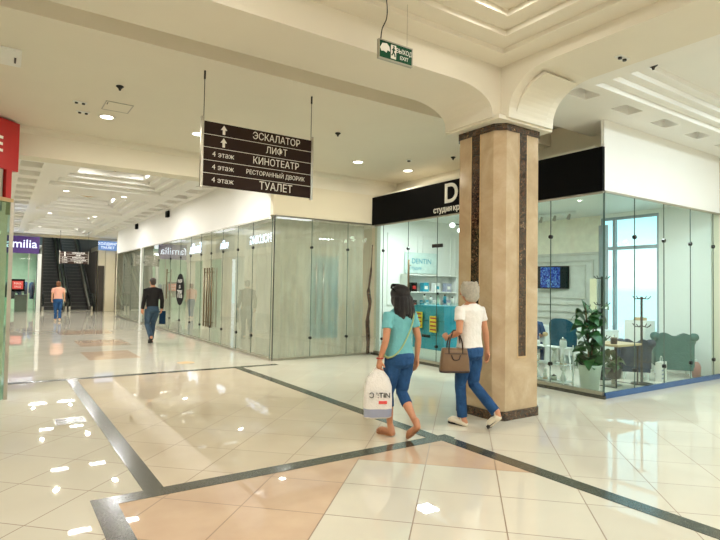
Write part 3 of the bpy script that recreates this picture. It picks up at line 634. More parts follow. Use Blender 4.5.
# ================================================================ PEOPLE
def fuse(name,mb,mat,parent,vox,sm=3,noise=0,loc=None):
    o=obj(name,mb,None,None)
    m=o.modifiers.new('r','REMESH'); m.mode='VOXEL'; m.voxel_size=vox; m.use_smooth_shade=True
    m=o.modifiers.new('s','SMOOTH'); m.iterations=sm; m.factor=.5
    o.parent=parent; DEFER_F.append((o,mat,noise)); return o
def leg_pts(L): return [Vector(p) for p in L]
def lerp(a,b,t): return Vector(a)*(1-t)+Vector(b)*t
def foot(mb,ank,toe,s,sole=False,fat=1.0):
    a=Vector(ank); t=Vector(toe); d=(t-a); d.x*=.6; n=d.normalized()
    heel=a-Vector((0,n.y,0))*.045*s+Vector((0,0,-.045 if abs(n.z)<.5 else -.03))*s
    mb.tube([a+Vector((0,0,.03)),a*.5+heel*.5,heel],[.036*s,.038*s,.033*s],seg=10,round_=True)
    mb.tube([lerp(heel,t,.05),lerp(a,t,.45)+Vector((0,0,-.012)),lerp(a,t,.8),t],[.034*s*fat,.038*s*fat,.040*s*fat,.024*s*fat],seg=10,asp=.9,round_=True)
def hand(mb,wr,dirv,pn,s,curl=.5,side=1):
    """wr wrist, dirv finger direction, pn palm normal direction"""
    d=Vector(dirv).normalized(); pn=Vector(pn); pn=(pn-d*pn.dot(d)).normalized(); lat=d.cross(pn)*side
    w=Vector(wr); 
    pc=w+d*.045*s
    mb.tube([w-d*.02,w+d*.02*s,w+d*.075*s],[.024*s,.030*s,.034*s],seg=10,round_=True)
    for k,(o_,l_) in enumerate(((-.028,.062),(-.0095,.075),(.0095,.07),(.027,.055))):
        b=w+d*.075*s+lat*o_*s
        p1=b+d*l_*.45*s+pn*curl*.012*s; p2=p1+(d*(1-curl*.55)+pn*curl*.9).normalized()*l_*.35*s; p3=p2+(d*(1-curl)+pn*curl*1.3).normalized()*l_*.28*s
        mb.tube([b-d*.02*s,b,p1,p2,p3],[.0095*s,.0095*s,.009*s,.0085*s,.0075*s],seg=8,round_=True)
    b=w+d*.03*s-lat*.026*s
    mb.tube([b,b+(d*.6-lat*.7+pn*.3).normalized()*.03*s,b+(d*.9-lat*.55+pn*.5).normalized()*.06*s],[.013*s,.0105*s,.0085*s],seg=8,round_=True)
def torso_rings(rows,s,seg=20):
    rs=[]
    for z,cx,cy,rx,ry in rows:
        rs.append([(s*(cx+rx*math.copysign(abs(math.cos(a))**.85,math.cos(a))),s*(cy+ry*math.copysign(abs(math.sin(a))**.85,math.sin(a))),s*z) for a in [2*math.pi*k/seg for k in range(seg)]])
    return rs
def head(mb,c,s,turn=0):
    n0=len(mb.v); 
    mb.ell((0,.005,.02),(.073,.092,.098),18,12); mb.ell((0,.022,-.045),(.056,.062,.062),14,8)
    mb.tube([(0,.092,.015),(0,.108,-.014),(0,.112,-.022)],[.009,.012,.013],seg=8,round_=True)       # nose
    mb.tube([(-.018,.088,-.05),(0,.094,-.05),(.018,.088,-.05)],[.006,.008,.006],seg=8,round_=True)   # mouth
    mb.tube([(-.03,.088,.022),(0,.098,.024),(.03,.088,.022)],[.008,.008,.008],seg=8,round_=True)    # brow
    for k in (-1,1): mb.ell((k*.074,-.005,-.005),(.010,.018,.030),10,8)
    for k in (-1,1): mb.ell((k*.030,.084,.005),(.012,.010,.009),10,6)
    mb.tube([(0,-.012,-.04),(0,-.02,-.13),(0,-.02,-.2)],[.052,.050,.06],seg=14)
    mb.xf(Matrix.Translation(Vector(c)*1)@Matrix.Rotation(turn,4,'Z')@Matrix.Scale(s,4),n0)
def person(label,loc,rz,H,J,vox,skin,top,bottom,cuff=1.0,top_len=.86,slv=.5,long_sleeve=False,shoe='shoe_w',female=True,hip=1.0,feetkind='shoe',curls=(.5,.5),turn=0,baggy=1.0,wide=1.0):
    o=thing('person',label,'person',loc,rz); s=H/1.65
    V=lambda p:Vector(p)*s
    sh=.165 if female else .190
    body=MB()
    # trunk
    body.rings(torso_rings([(.80,0,0,.14*hip,.105),(.90,0,-.005,.155*hip,.115),(1.0,0,0,.125*wide,.095),(1.1,0,0,.12*wide,.09),(1.25,0,-.01,.145*wide,.10),(1.34,0,-.015,.15*wide,.085),(1.39,0,-.015,.10*wide,.06),(1.42,0,-.012,.055,.05)],s))
    for k,side in ((-1,'L'),(1,'R')):
        j=J[side]
        hipj,kn,an,to=[V(p) for p in (j['leg'])]
        body.tube([hipj+Vector((0,0,.03)),lerp(hipj,kn,.4),lerp(hipj,kn,.9),kn,lerp(kn,an,.12),lerp(kn,an,.35),lerp(kn,an,.75),an],[r*s for r in (.085,.08,.058,.052,.05,.054,.036,.031)],seg=14,round_=True)
        foot(body,an,to,s)
        shd,el,wr=[V(p) for p in j['arm']]
        body.tube([shd+Vector((-k*.03,0,0)),shd,lerp(shd,el,.5),el,lerp(el,wr,.3),wr],[r*s for r in (.045,.052,.044,.036,.037,.024)],seg=12,round_=True)
        hand(body,wr,(V(j['hand'])-wr),j.get('palm',(-k,0.2,0)),s*1.0,j.get('curl',.5),side=k)
    hc=(0,-.0+J.get('hy',.01)*s,s*1.65-.118*s)
    head(body,hc,s,turn)
    b=fuse('body',body,M[skin],o,vox,2)
    # top
    t=MB()
    rows=[(top_len,0,-.005,.168*hip*baggy,.128*baggy),(.95,0,-.002,.155*hip*baggy,.122*baggy),(1.05,0,0,.142*wide*baggy,.112*baggy),(1.15,0,.005,.143*wide*baggy,.115*baggy),(1.26,0,0,.158*wide,.118),(1.33,0,-.012,.163*wide,.100),(1.385,0,-.015,.12*wide,.075),(1.41,0,-.013,.068,.062)]
    t.rings(torso_rings(rows,s))
    for k,side in ((-1,'L'),(1,'R')):
        shd,el,wr=[V(p) for p in J[side]['arm']]
        if long_sleeve: t.tube([shd+Vector((-k*.05,0,.0)),shd,lerp(shd,el,.5),el,lerp(el,wr,.5),lerp(el,wr,.95)],[r*s for r in (.058,.066,.058,.052,.048,.042)],seg=12)
        else: t.tube([shd+Vector((-k*.06,0,-.0)),shd,lerp(shd,el,slv*.6),lerp(shd,el,slv)],[r*s for r in (.05,.062,.060,.060)],seg=12)
    fuse('jacket' if long_sleeve else 't_shirt',t,M[top],o,vox,2,noise=.006*s)
    # trousers
    t=MB()
    t.rings(torso_rings([(.76,0,0,.12,.10),(.80,0,-.008,.160*hip,.128),(.88,0,-.012,.165*hip,.128),(.96,0,-.004,.145*hip,.112),(1.0,0,0,.138*hip,.105)],s))
    for k,side in ((-1,'L'),(1,'R')):
        hipj,kn,an,to=[V(p) for p in (J[side]['leg'])]
        end=lerp(kn,an,cuff*.93) if cuff<1 else lerp(kn,an,.97)
        rr=(.095,.096,.070,.064,.062,.062 if cuff<1 else .058)
        t.tube([hipj+Vector((0,0,.02)),lerp(hipj,kn,.35),lerp(hipj,kn,.88),kn,lerp(kn,end,.35),end],[r*s for r in rr],seg=14)
    fuse('jeans',t,M[bottom],o,vox,2,noise=.005*s)
    # shoes
    for k,side in ((-1,'L'),(1,'R')):
        hipj,kn,an,to=[V(p) for p in (J[side]['leg'])]
        if feetkind=='shoe':
            m_=MB(); foot(m_,an-Vector((0,0,.012)),to,s*1.0,fat=1.22); so=fuse('shoe',m_,M[shoe],o,max(vox*.8,.006),1)
        d=(to-an); d.x*=.6; n=d.normalized(); a0=an-Vector((0,n.y,0))*.05*s+Vector((0,0,-.066 if abs(n.z)<.5 else -.045))*s; t0=to+Vector((0,.015,-.026))*s
        flat=MB()
        ring=[]
        up=Vector((0,-(t0-a0).z,(t0-a0).y)).normalized()
        L=[(0,.026),(.15,.034),(.4,.030),(.7,.042),(.9,.036),(1.0,.016)]
        for zz in ((-.016,.012) if feetkind=='shoe' else (-.010,.012)):
            ring.append([a0.lerp(t0,q)+Vector((w_*s,0,0))+up*zz for q,w_ in L]+[a0.lerp(t0,q)+Vector((-w_*s,0,0))+up*zz for q,w_ in L[::-1]])
        flat.rings(ring)
        if feetkind=='shoe': obj('sole',flat,M['shoe_k'],so)
        else:
            so=obj('sandal',flat,M['shoe_t'],o); m_=MB(); mid=a0.lerp(t0,.68)+up*.02
            m_.tube([mid+Vector((-.045,0,-.02))*s,mid+Vector((-.03,0,.028))*s,mid+Vector((0,0,.042))*s,mid+Vector((.03,0,.028))*s,mid+Vector((.045,0,-.02))*s],.009,seg=8,asp=1.6); obj('strap',m_,M['shoe_t'],so,smooth=True)
    return o,s,hc
# woman with the carrier bag
J1={'L':dict(leg=[(-.085,0,.84),(-.07,.10,.475),(-.03,.10,.085),(-.06,.27,.03)],arm=[(-.175,-.01,1.325),(-.235,-.05,1.06),(-.255,.02,.86)],hand=(-.26,.03,.76),curl=1.0),
    'R':dict(leg=[(.085,0,.84),(.06,.02,.475),(.02,-.26,.20),(.015,-.15,.045)],arm=[(.175,-.01,1.325),(.225,-.06,1.07),(.235,-.03,.85)],hand=(.24,-.01,.75),curl=.45),'hy':.012}
o,s,hc=person('woman from behind in pale teal T-shirt and capri jeans holding a white plastic bag',(3.555,4.50,0),R(3),1.60,J1,.0075,'skin','teal_shirt','denim',cuff=.42,top_len=.875,slv=.52,feetkind='sandal',hip=1.0,wide=.98,turn=R(8))
W1=o
h=MB(); c=Vector(hc)
h.ell((c.x,c.y-.018,c.z+.030),(.104,.114,.100),18,12); h.ell((c.x,c.y-.035,c.z-.04),(.122,.10,.11),18,12); h.ell((c.x+.012,c.y-.055,c.z-.12),(.125,.075,.09),16,10)
for i in range(9):
    a=R(200+i*20); h.tube(spline([(c.x+.10*math.cos(a),c.y-.03+.09*math.sin(a),c.z-.02),(c.x+.12*math.cos(a),c.y-.05+.08*math.sin(a),c.z-.12),(c.x+.02+.115*math.cos(a),c.y-.05+.065*math.sin(a),c.z-.20-.02*(i%3))],3),[.03]*3+[.028]*3+[.012],seg=8,round_=True)
fuse('hair',h,M['hair_b'],o,.008,1,noise=.006)
g=MB(); g.tube(spline([(c.x-.085,c.y+.03,c.z+.095),(c.x-.05,c.y+.065,c.z+.118),(c.x,c.y+.075,c.z+.12),(c.x+.05,c.y+.065,c.z+.118),(c.x+.085,c.y+.03,c.z+.095)],4),.012,seg=6,asp=1.6); g.tube([(c.x-.085,c.y+.03,c.z+.095),(c.x-.108,c.y-.06,c.z+.05)],.005,seg=5); g.tube([(c.x+.085,c.y+.03,c.z+.095),(c.x+.108,c.y-.06,c.z+.05)],.005,seg=5); obj('sunglasses',g,M['black'],o)
st_=MB(); st_.tube(spline([(.09*s,.03,1.40*s),(.105*s,-.045,1.398*s),(.09*s,-.12,1.33*s),(.05*s,-.135,1.22*s),(-.01*s,-.133,1.10*s),(-.09*s,-.135,.99*s),(-.155*s,-.10,.91*s),(-.185*s,-.02,.88*s),(-.16*s,.07,.92*s),(-.05*s,.135,1.08*s),(.05*s,.135,1.27*s),(.09*s,.03,1.40*s)],5),.006,seg=6,asp=2); obj('crossbody_strap',st_,M['lime'],o,smooth=True)
w_=Vector(J1['L']['arm'][2])*s; bl=MB(); bl.tube([w_+Vector((.034*math.cos(a),.034*math.sin(a),.012)) for a in [2*math.pi*k/14 for k in range(14)]],.007,seg=6,closed=True); obj('bracelet',bl,M['red'],o,smooth=True)
# carrier bag
bx,by=3.555-.26*s,4.50+.03*s
b=thing('carrier_bag','white plastic carrier bag with dark letters held by the woman in teal','bag',(bx,by,0),R(-28))
rs=[]
for z,w_,d_ in ((.23,.125,.045),(.24,.14,.06),(.33,.145,.07),(.43,.15,.065),(.56,.143,.06),(.64,.115,.045),(.70,.065,.03),(.735,.03,.02)):
    rs.append([(w_*math.copysign(abs(math.cos(a))**.7,math.cos(a))+.004*math.sin(a*5+z*30),d_*math.copysign(abs(math.sin(a))**.8,math.sin(a))+.006*math.sin(a*7+z*20),z) for a in [2*math.pi*k/28 for k in range(28)]])
mb=MB(); mb.rings(rs)
obj('bag_body',mb,M['poly'],b,smooth=True)
obj('printed_base',MB().rings([[(p[0]*1.012,p[1]*1.03,zz) for p in rs[i]] for i,zz in ((1,.245),(2,.33))],cap=False),M['greyblue'],b,smooth=True)
for k in (-1,1): obj('handle',MB().tube(spline([(k*.06,0,.69),(k*.03,0,.74),(.0,0,.765),(k*-.01,.02,.73)],4),.010,seg=6,asp=.6),M['poly'],b,smooth=True)
text('lettering',"Ɔ ':TIN",.076,M['dkmetal'],b,(.01,-.073,.47),FRONT,ext=.004,xs=.95)
obj('red_patch',MB().box(.0,.085,-.0755,-.060,.385,.415),M['redp'],b)
# grey-haired woman
J2={'L':dict(leg=[(-.085,0,.84),(-.06,.08,.47),(-.04,.06,.085),(-.06,.23,.035)],arm=[(-.185,-.01,1.33),(-.255,-.06,1.09),(-.225,.13,1.01)],hand=(-.19,.22,1.03),curl=.9),
    'R':dict(leg=[(.085,0,.84),(.08,.0,.47),(.06,-.34,.20),(.055,-.24,.045)],arm=[(.185,-.01,1.33),(.235,-.05,1.07),(.285,-.04,.85)],hand=(.30,-.03,.75),curl=.4),'hy':.012}
o,s,hc=person('grey-haired woman seen from behind in a white T-shirt and blue jeans beside the pillar',(4.555,4.46,0),R(6),1.655,J2,.0075,'skin','white_shirt','denim',top_len=.90,slv=.50,hip=1.0,wide=1.1,turn=R(10))
c=Vector(hc); h=MB(); h.ell((c.x,c.y-.012,c.z+.03),(.106,.116,.100),18,12); h.ell((c.x,c.y-.045,c.z-.035),(.098,.08,.085),16,10)
for i in range(46):
    a=i*2.4; zz=-.06+.18*(i/46); r_=.085*math.sqrt(max(.05,1-((zz-.03)/.125)**2)); 
    if math.sin(a)>.45 and zz<.05: continue
    h.ell((c.x+r_*1.05*math.cos(a),c.y-.012+r_*1.15*math.sin(a),c.z+zz),(.022,.022,.02),8,6)
fuse('hair',h,M['hair_g'],o,.007,1,noise=.004)
hb=thing('handbag','taupe brown leather handbag with dark handles on the grey-haired woman\'s forearm','bag',(4.555-.235,4.46-.0,0),R(-30))
z0=.635
obj('bag_body',MB().rings([[(w_*math.copysign(abs(math.cos(a))**.45,math.cos(a)),d_*math.copysign(abs(math.sin(a))**.6,math.sin(a)),z) for a in [2*math.pi*k/32 for k in range(32)]] for z,w_,d_ in ((z0,.165,.06),(z0+.02,.172,.068),(z0+.12,.165,.068),(z0+.24,.150,.055),(z0+.27,.145,.045))]),M['bagbrown'],hb,smooth=True)
obj('base_trim',MB().rings([[(w_*math.copysign(abs(math.cos(a))**.45,math.cos(a)),d_*math.copysign(abs(math.sin(a))**.6,math.sin(a)),z) for a in [2*math.pi*k/32 for k in range(32)]] for z,w_,d_ in ((z0-.004,.168,.063),(z0+.022,.176,.072))]),M['bagdark'],hb,smooth=True)
obj('zip_seam',MB().box(-.13,.13,-.071,-.064,z0+.21,z0+.217),M['bagdark'],hb)
for yy in (-.05,.05): obj('handle',MB().tube(spline([(-.075,yy,z0+.21),(-.07,yy*.9,z0+.34),(-.02,yy*.4,z0+.455),(.03,yy*.4,z0+.455),(.075,yy*.9,z0+.34),(.08,yy,z0+.21)],4),.009,seg=8),M['bagdark'],hb,smooth=True)
obj('front_loop',MB().tube(spline([(-.05,-.07,z0+.2),(-.03,-.082,z0+.15),(.03,-.082,z0+.15),(.05,-.07,z0+.2)],4),.006,seg=6),M['bagdark'],hb,smooth=True)
# man in dark jacket
J3={'L':dict(leg=[(-.085,0,.84),(-.10,.05,.475),(-.07,-.20,.16),(-.07,-.08,.045)],arm=[(-.175,-.01,1.33),(-.22,-.05,1.07),(-.235,.02,.85)],hand=(-.235,.03,.76),curl=.6),
    'R':dict(leg=[(.085,0,.84),(.06,.10,.475),(.03,.12,.085),(.03,.28,.04)],arm=[(.175,-.01,1.33),(.22,-.06,1.07),(.25,.04,.86)],hand=(.25,.05,.76),curl=.9),'hy':.012}
o,s,hc=person('dark-haired man walking away in a black jacket and blue-grey jeans',(3.46,15.1,0),R(4),1.76,J3,.011,'skin','jacket','denim_g',top_len=.84,long_sleeve=True,shoe='black_shoe' if 'black_shoe' in M else 'shoe_k',female=False,hip=.95,wide=1.06,turn=0)
c=Vector(hc); h=MB(); h.ell((c.x,c.y-.015,c.z+.04),(.084,.098,.080),16,10); h.ell((c.x,c.y-.045,c.z-.02),(.075,.065,.07),14,8); fuse('hair',h,M['hair_d'],o,.010,1)
fo=thing('folder','slim blue folder held in the man\'s right hand','folder',(3.46+.26*s,15.13,0),R(35)); obj('cover',MB().box(-.012,.012,-.1,.1,.50,.86),M['blue_velvet'],fo); obj('pages',MB().box(-.007,.007,-.092,.103,.51,.865),M['white'],fo)
# far woman
J4={'L':dict(leg=[(-.085,0,.84),(-.08,.06,.475),(-.07,.08,.085),(-.07,.24,.035)],arm=[(-.185,-.01,1.33),(-.215,-.04,1.08),(-.22,.06,.88)],hand=(-.21,.10,.79),curl=.6),
    'R':dict(leg=[(.085,0,.84),(.08,.03,.475),(.07,-.10,.10),(.07,.04,.04)],arm=[(.185,-.01,1.33),(.22,-.05,1.08),(.24,.04,.9)],hand=(.24,.09,.82),curl=.6),'hy':.012}
o,s,hc=person('distant woman in a pink top and blue jeans walking towards the escalators',(2.07,25.3,0),R(0),1.64,J4,.014,'skin_l','pink_shirt','denim',top_len=.84,slv=.6,wide=1.12,hip=1.05)
c=Vector(hc); h=MB(); h.ell((c.x,c.y-.015,c.z+.035),(.094,.104,.09),16,10); h.ell((c.x,c.y-.045,c.z-.04),(.095,.07,.08),14,8); fuse('hair',h,M['hair_br'],o,.012,1,noise=.006)
# ================================================================ STUDIO FURNITURE
tv=thing('television','wall-mounted television with a blue picture inside the studio','television',(11.05,8.15,1.90),R(0))
obj('bezel',MB().box(-.03,.02,-.44,.44,-.27,.27),M['black'],tv,bev=.006)
obj('screen',MB().box(-.034,-.031,-.42,.42,-.245,.245),M['screenm'],tv); obj('wall_bracket',MB().box(.02,.09,-.12,.12,-.1,.1),M['dkmetal'],tv)
tv.rotation_euler=(0,0,R(14))
def armchair(name,label,loc,rz,mat,w=.8,tall=.82,d=.75):
    o=thing(name,label,'armchair',loc,rz)
    hw=w/2
    obj('seat',MB().box(-hw+.1,hw-.1,-d/2+.12,d/2,.22,.42),mat,o,bev=.05)
    # back with wavy top, slightly curved, rolled wings
    prof=[]; n=24
    top=[( -hw+ w*i/n, tall-.045-.03*math.cos((i/n-.5)*4*math.pi)) for i in range(n+1)]
    pr=[(-hw+.03,.14)]+top+[(hw-.03,.14)]
    mb=MB(); rings=[]
    for t_,y in ((0,-d/2-.02),(1,-d/2+.12)): rings.append([(x,y-.05*(x/hw)**2*-1,z) for x,z in pr])
    mb.rings(rings); obj('backrest',mb,mat,o)
    for s_ in (-1,1):
        rl=MB(); rl.tube([(s_*(hw-.01),-d/2+.03,tall-.08),(s_*(hw-.01),-d/2+.15,tall-.09)],.075,seg=14,round_=True)
        rl.tube([(s_*(hw-.05),-d/2+.1,tall-.16),(s_*(hw-.05),d/2-.02,.58)],[.08,.075],seg=14,round_=True); rl.box(s_*(hw-.05)-.05,s_*(hw-.05)+.05,-d/2+.08,d/2-.04,.2,.56)
        obj('armrest',rl,mat,o,smooth=True)
        for y in (-d/2+.06,d/2-.08): obj('leg',MB().tube([(s_*(hw-.08),y,.16),(s_*(hw-.06),y,0)],[.025,.016],seg=8),M['white'],o)
    for x in (-.2,0,.2):
        for z in (.45,.62): obj('button',MB().ell((x,-d/2-.035+.05*(x/hw)**2,z),(.015,.008,.015),8,6),mat,o)
    return o
armchair('armchair','grey-teal armchair with a wavy top seen from behind at the right of the studio',(10.68,5.16,0),R(-55),M['teal_sofa'],.66,.84,.56)
armchair('armchair','dark blue armchair behind the glass left of the grey-teal one',(9.72,5.38,0),R(-50),M['blue_velvet'],.52,.74,.5)
# teal chair at the desk
o=thing('desk_chair','teal upholstered chair with a curved back at the white studio desk','chair',(9.72,6.85,0),R(-72)); o.scale=(.96,.96,1.02)
obj('seat',MB().lathe([(.001,.40),(.22,.40),(.26,.43),(.26,.49),(.22,.52),(.001,.52)],seg=24,sy=.95),M['teal_velvet'],o,smooth=True)
mb=MB(); rs=[]
for i in range(19):
    a=R(180+i*10); hh=.99 if 3<i<15 else .99-.09*abs(i-9 -(6 if i>9 else -6)); hh=1.0-.0009*abs(i-9)**2.6
    ca_,sa_=math.cos(a),math.sin(a); r1,r2=.27,.215
    rs.append([(r1*ca_*1.02,r1*sa_,.40),(r1*ca_*1.1,r1*sa_*1.2,hh),(r2*ca_*1.12,r2*sa_*1.25,hh),(r2*ca_,r2*sa_,.42)])
mb.rings(rs); obj('backrest',mb,M['teal_velvet'],o,bev=.015)
for sx,sy in ((-1,-1),(1,-1),(-1,1),(1,1)): obj('leg',MB().tube([(sx*.15,sy*.14,.40),(sx*.21,sy*.2,0)],[.022,.014],seg=8),M['white'],o)
def desk(loc,rz,label,w=1.1,d=.55,h=.78):
    o=thing('desk',label,'desk',loc,rz); obj('top',MB().box(-w/2,w/2,-d/2,d/2,h-.04,h),M['white'],o,bev=.006)
    for s_ in (-1,1): obj('side_panel',MB().box(s_*(w/2-.02)-.018,s_*(w/2-.02)+.018,-d/2+.02,d/2-.02,0,h-.04),M['white'],o)
    obj('front_panel',MB().box(-w/2+.04,w/2-.04,d/2-.05,d/2-.03,.2,h-.04),M['white'],o); c_=obj('drawer',MB().box(.12,w/2-.05,-d/2+.02,-d/2+.04,h-.22,h-.06),M['white'],o); obj('knob',MB().ell((.3,-d/2+.012,h-.14),(.012,.012,.012),8,6),M['chrome'],c_); return o
desk((10.45,6.75,0),R(90),'white studio desk right of the teal chair',1.0,.6,.78)
desk((10.25,7.95,0),R(90),'white studio desk left of the teal chair below the television',.9,.55,.80)
# person seated behind chair (dark hair, blue top) just right of the pillar
J5={'L':dict(leg=[(-.085,0,.84),(-.10,.40,.82),(-.10,.42,.45),(-.10,.58,.40)],arm=[(-.17,0,1.33),(-.22,.08,1.08),(-.12,.28,1.04)],hand=(-.06,.37,1.05),curl=.5),
    'R':dict(leg=[(.085,0,.84),(.10,.40,.82),(.10,.42,.45),(.10,.58,.40)],arm=[(.17,0,1.33),(.22,.08,1.08),(.12,.28,1.04)],hand=(.06,.37,1.05),curl=.5),'hy':.012}
o,s,hc=person('seated person in a light blue top just right of the pillar inside the studio',(9.62,7.55,-.42),R(-70),1.6,J5,.012,'skin','blue_top' if 'blue_top' in M else 'denim','denim_d',top_len=.84,slv=.9)
c=Vector(hc); h=MB(); h.ell((c.x,c.y-.02,c.z+.03),(.094,.10,.09),16,10); h.ell((c.x,c.y-.05,c.z-.06),(.09,.07,.11),14,8); fuse('hair',h,M['hair_d'],o,.012,1,noise=.005)
o=thing('stool','low round stool under the seated person','stool',(9.62,7.55,0)); obj('cushion',MB().lathe([(.001,.33),(.2,.33),(.21,.36),(.2,.385),(.001,.385)],seg=20),M['teal_velvet'],o,smooth=True); obj('column',MB().lathe([(.16,0),(.16,.02),(.03,.04),(.03,.33)],seg=16),M['chrome'],o,smooth=True)
# tall plant
def plant(o,base,h0,stems,leaves,rad,lw,ll,seed,z_lo=.3):
    rnd=random.Random(seed)
    for q in range(stems):
        a=rnd.uniform(0,6.28); ex=rnd.uniform(.3,1)*rad*.5; hh=h0*rnd.uniform(.75,1)
        pts=spline([(0.02*math.cos(a),.02*math.sin(a),base),(ex*.4*math.cos(a),ex*.4*math.sin(a),base+hh*.5),(ex*math.cos(a+.3),ex*math.sin(a+.3),base+hh)],8)
        stm=obj('stem',MB().tube(pts,[.012-.008*i/len(pts) for i in range(len(pts))],seg=6),M['stem'],o)
        for i in range(leaves):
            t_=z_lo+(1-z_lo)*i/leaves; p=pts[min(len(pts)-1,int(t_*(len(pts)-1)))]; az=i*2.4+a+rnd.uniform(-.3,.3); l_=ll*rnd.uniform(.75,1.15); w_=lw*rnd.uniform(.8,1.1); dr=rnd.uniform(.1,1.3); up_=rnd.uniform(.3,1.2); roll=rnd.uniform(-.9,.9)
            mb=MB(); vs=[]; n=6
            d=Vector((math.cos(az),math.sin(az),0)); sd=Vector((-math.sin(az)*math.cos(roll),math.cos(az)*math.cos(roll),math.sin(roll)))
            top_=[];bot=[]
            for j in range(n+1):
                u=j/n; c_=p+d*(.03+l_*u)+Vector((0,0,up_*l_*math.sin(u*1.6)-dr*l_*u*u)); ww=w_*math.sin(math.pi*min(1,(u*.93+.05)))**.8/2
                top_.append((c_-sd*ww+Vector((0,0,.15*ww)),c_,c_+sd*ww+Vector((0,0,.15*ww))))
            vs=[v for r_ in top_ for v in r_]+[v-Vector((0,0,.003)) for r_ in top_ for v in r_]; m_=3*(n+1)
            fs=[]
            for j in range(n):
                for k in range(2):
                    a_=j*3+k; fs+= [(a_,a_+1,a_+4,a_+3),(m_+a_,m_+a_+3,m_+a_+4,m_+a_+1)]
            mb.add(vs,fs); obj('leaf',mb,M['leaf'],o,smooth=True)
o=thing('potted_plant','tall rubber plant with dark leaves in a pale pot at the studio glass corner','plant',(7.80,5.02,0))
obj('pot',MB().lathe([(.10,0),(.13,.01),(.17,.38),(.18,.42),(.16,.42),(.15,.36),(.001,.36)],seg=24),M['pot'],o,smooth=True); obj('soil',MB().lathe([(.152,.365),(.001,.37)],seg=20),M['stem'],o)
plant(o,.36,1.10,5,11,.24,.20,.20,3,.06)
o=thing('potted_plant','low leafy plant in a dark pot under the studio side table','plant',(8.62,5.12,0.0))
obj('pot',MB().lathe([(.09,.12),(.12,.13),(.14,.30),(.12,.30),(.001,.28)],seg=20),M['dkmetal'],o,smooth=True)
obj('stand',MB().lathe([(.14,0),(.14,.02),(.03,.03),(.03,.12)],seg=16),M['steel'],o); plant(o,.26,.22,4,6,.3,.12,.17,9,.3)
# side table
o=thing('side_table','pale wooden side table with thin black frame behind the studio glass','table',(8.66,5.10,0),R(0)); obj('table_top',MB().box(-.36,.36,-.25,.25,.68,.715),M['wood'],o,bev=.006)
for sx in (-1,1): obj('leg_frame',MB().tube([(sx*.32,-.2,.68),(sx*.32,-.2,.02),(sx*.32,.2,.02),(sx*.32,.2,.68)],.012,seg=6),M['black'],o)
o=thing('candle_jar','small brown candle jar on the pale studio table','candle',(8.44,5.0,.715)); obj('jar',MB().lathe([(.001,0),(.05,0),(.055,.09),(.05,.10),(.001,.10)],seg=16),M['bagdark'],o,smooth=True); obj('lid',MB().lathe([(.052,.10),(.052,.115),(.012,.12),(.012,.15),(.001,.152)],seg=16),M['steel'],o,smooth=True)
# white rack with ornaments
o=thing('low_rack','low white wire rack behind the glass right of the pillar','rack',(7.95,6.15,0),R(90))
for z in (.05,.34,.62): obj('shelf',MB().box(-.65,.65,-.14,.14,z-.01,z),M['white'],o); 
for sx in (-1,1):
    for sy in (-1,1): obj('upright',MB().tube([(sx*.64,sy*.13,0),(sx*.64,sy*.13,.66)],.012,seg=6),M['white'],o)
rnd=random.Random(5)
cols=['white','pot','wood','white','skin_l','white','bagbrown']
for k in range(7):
    for lv,z in enumerate((.05,.34,.62)):
        if (k+lv)%3==0 and lv: continue
        y=6.15-.54+k*.18; hh=rnd.uniform(.10,.2); r_=rnd.uniform(.04,.06)
        kind=(k+2*lv)%3
        if kind==0:
            v_=thing('vase','slender white vase '+['on the bottom','on the middle','on the top'][lv]+' shelf of the low rack','vase',(7.95,y,z+.001),0,'vases on the low rack '+str(['bottom','middle','top'][lv])+' shelf'); obj('body',MB().lathe([(.001,0),(r_*.7,0),(r_,hh*.35),(r_*.5,hh*.75),(r_*.35,hh*.9),(r_*.5,hh)],seg=16),M['white'],v_,smooth=True); obj('flower',MB().ell((0,0,hh+.05),(.05,.05,.04),10,6).tube([(0,0,hh*.5),(0,0,hh+.04)],.005,seg=5),M[cols[k]],v_,smooth=True)
        elif kind==1:
            v_=thing('jar','pale lidded jar '+['on the bottom','on the middle','on the top'][lv]+' shelf of the low rack','jar',(7.95,y,z),0,'jars on the low rack '+str(['bottom','middle','top'][lv])+' shelf'); obj('body',MB().lathe([(.001,0),(r_,0),(r_,hh*.6),(r_*.8,hh*.7)],seg=16),M[cols[k]],v_,smooth=True); obj('lid',MB().lathe([(r_*.82,hh*.7),(r_*.82,hh*.8),(.012,hh*.85),(.01,hh*.95),(.001,hh)],seg=16),M['bagdark' if k%2 else 'chrome'],v_,smooth=True)
        else:
            v_=thing('figurine','small white rounded figurine '+['on the bottom','on the middle','on the top'][lv]+' shelf of the low rack','figurine',(7.95,y,z),0,'figurines on the low rack '+str(['bottom','middle','top'][lv])+' shelf'); obj('body',MB().ell((0,0,hh*.32),(r_,r_*.8,hh*.33),12,8).ell((0,0,hh*.75),(r_*.6,r_*.6,hh*.22),10,8),M['white'],v_,smooth=True); obj('base',MB().lathe([(r_,-.0),(r_,.012),(.001,.014)],seg=14),M['wood'],v_)
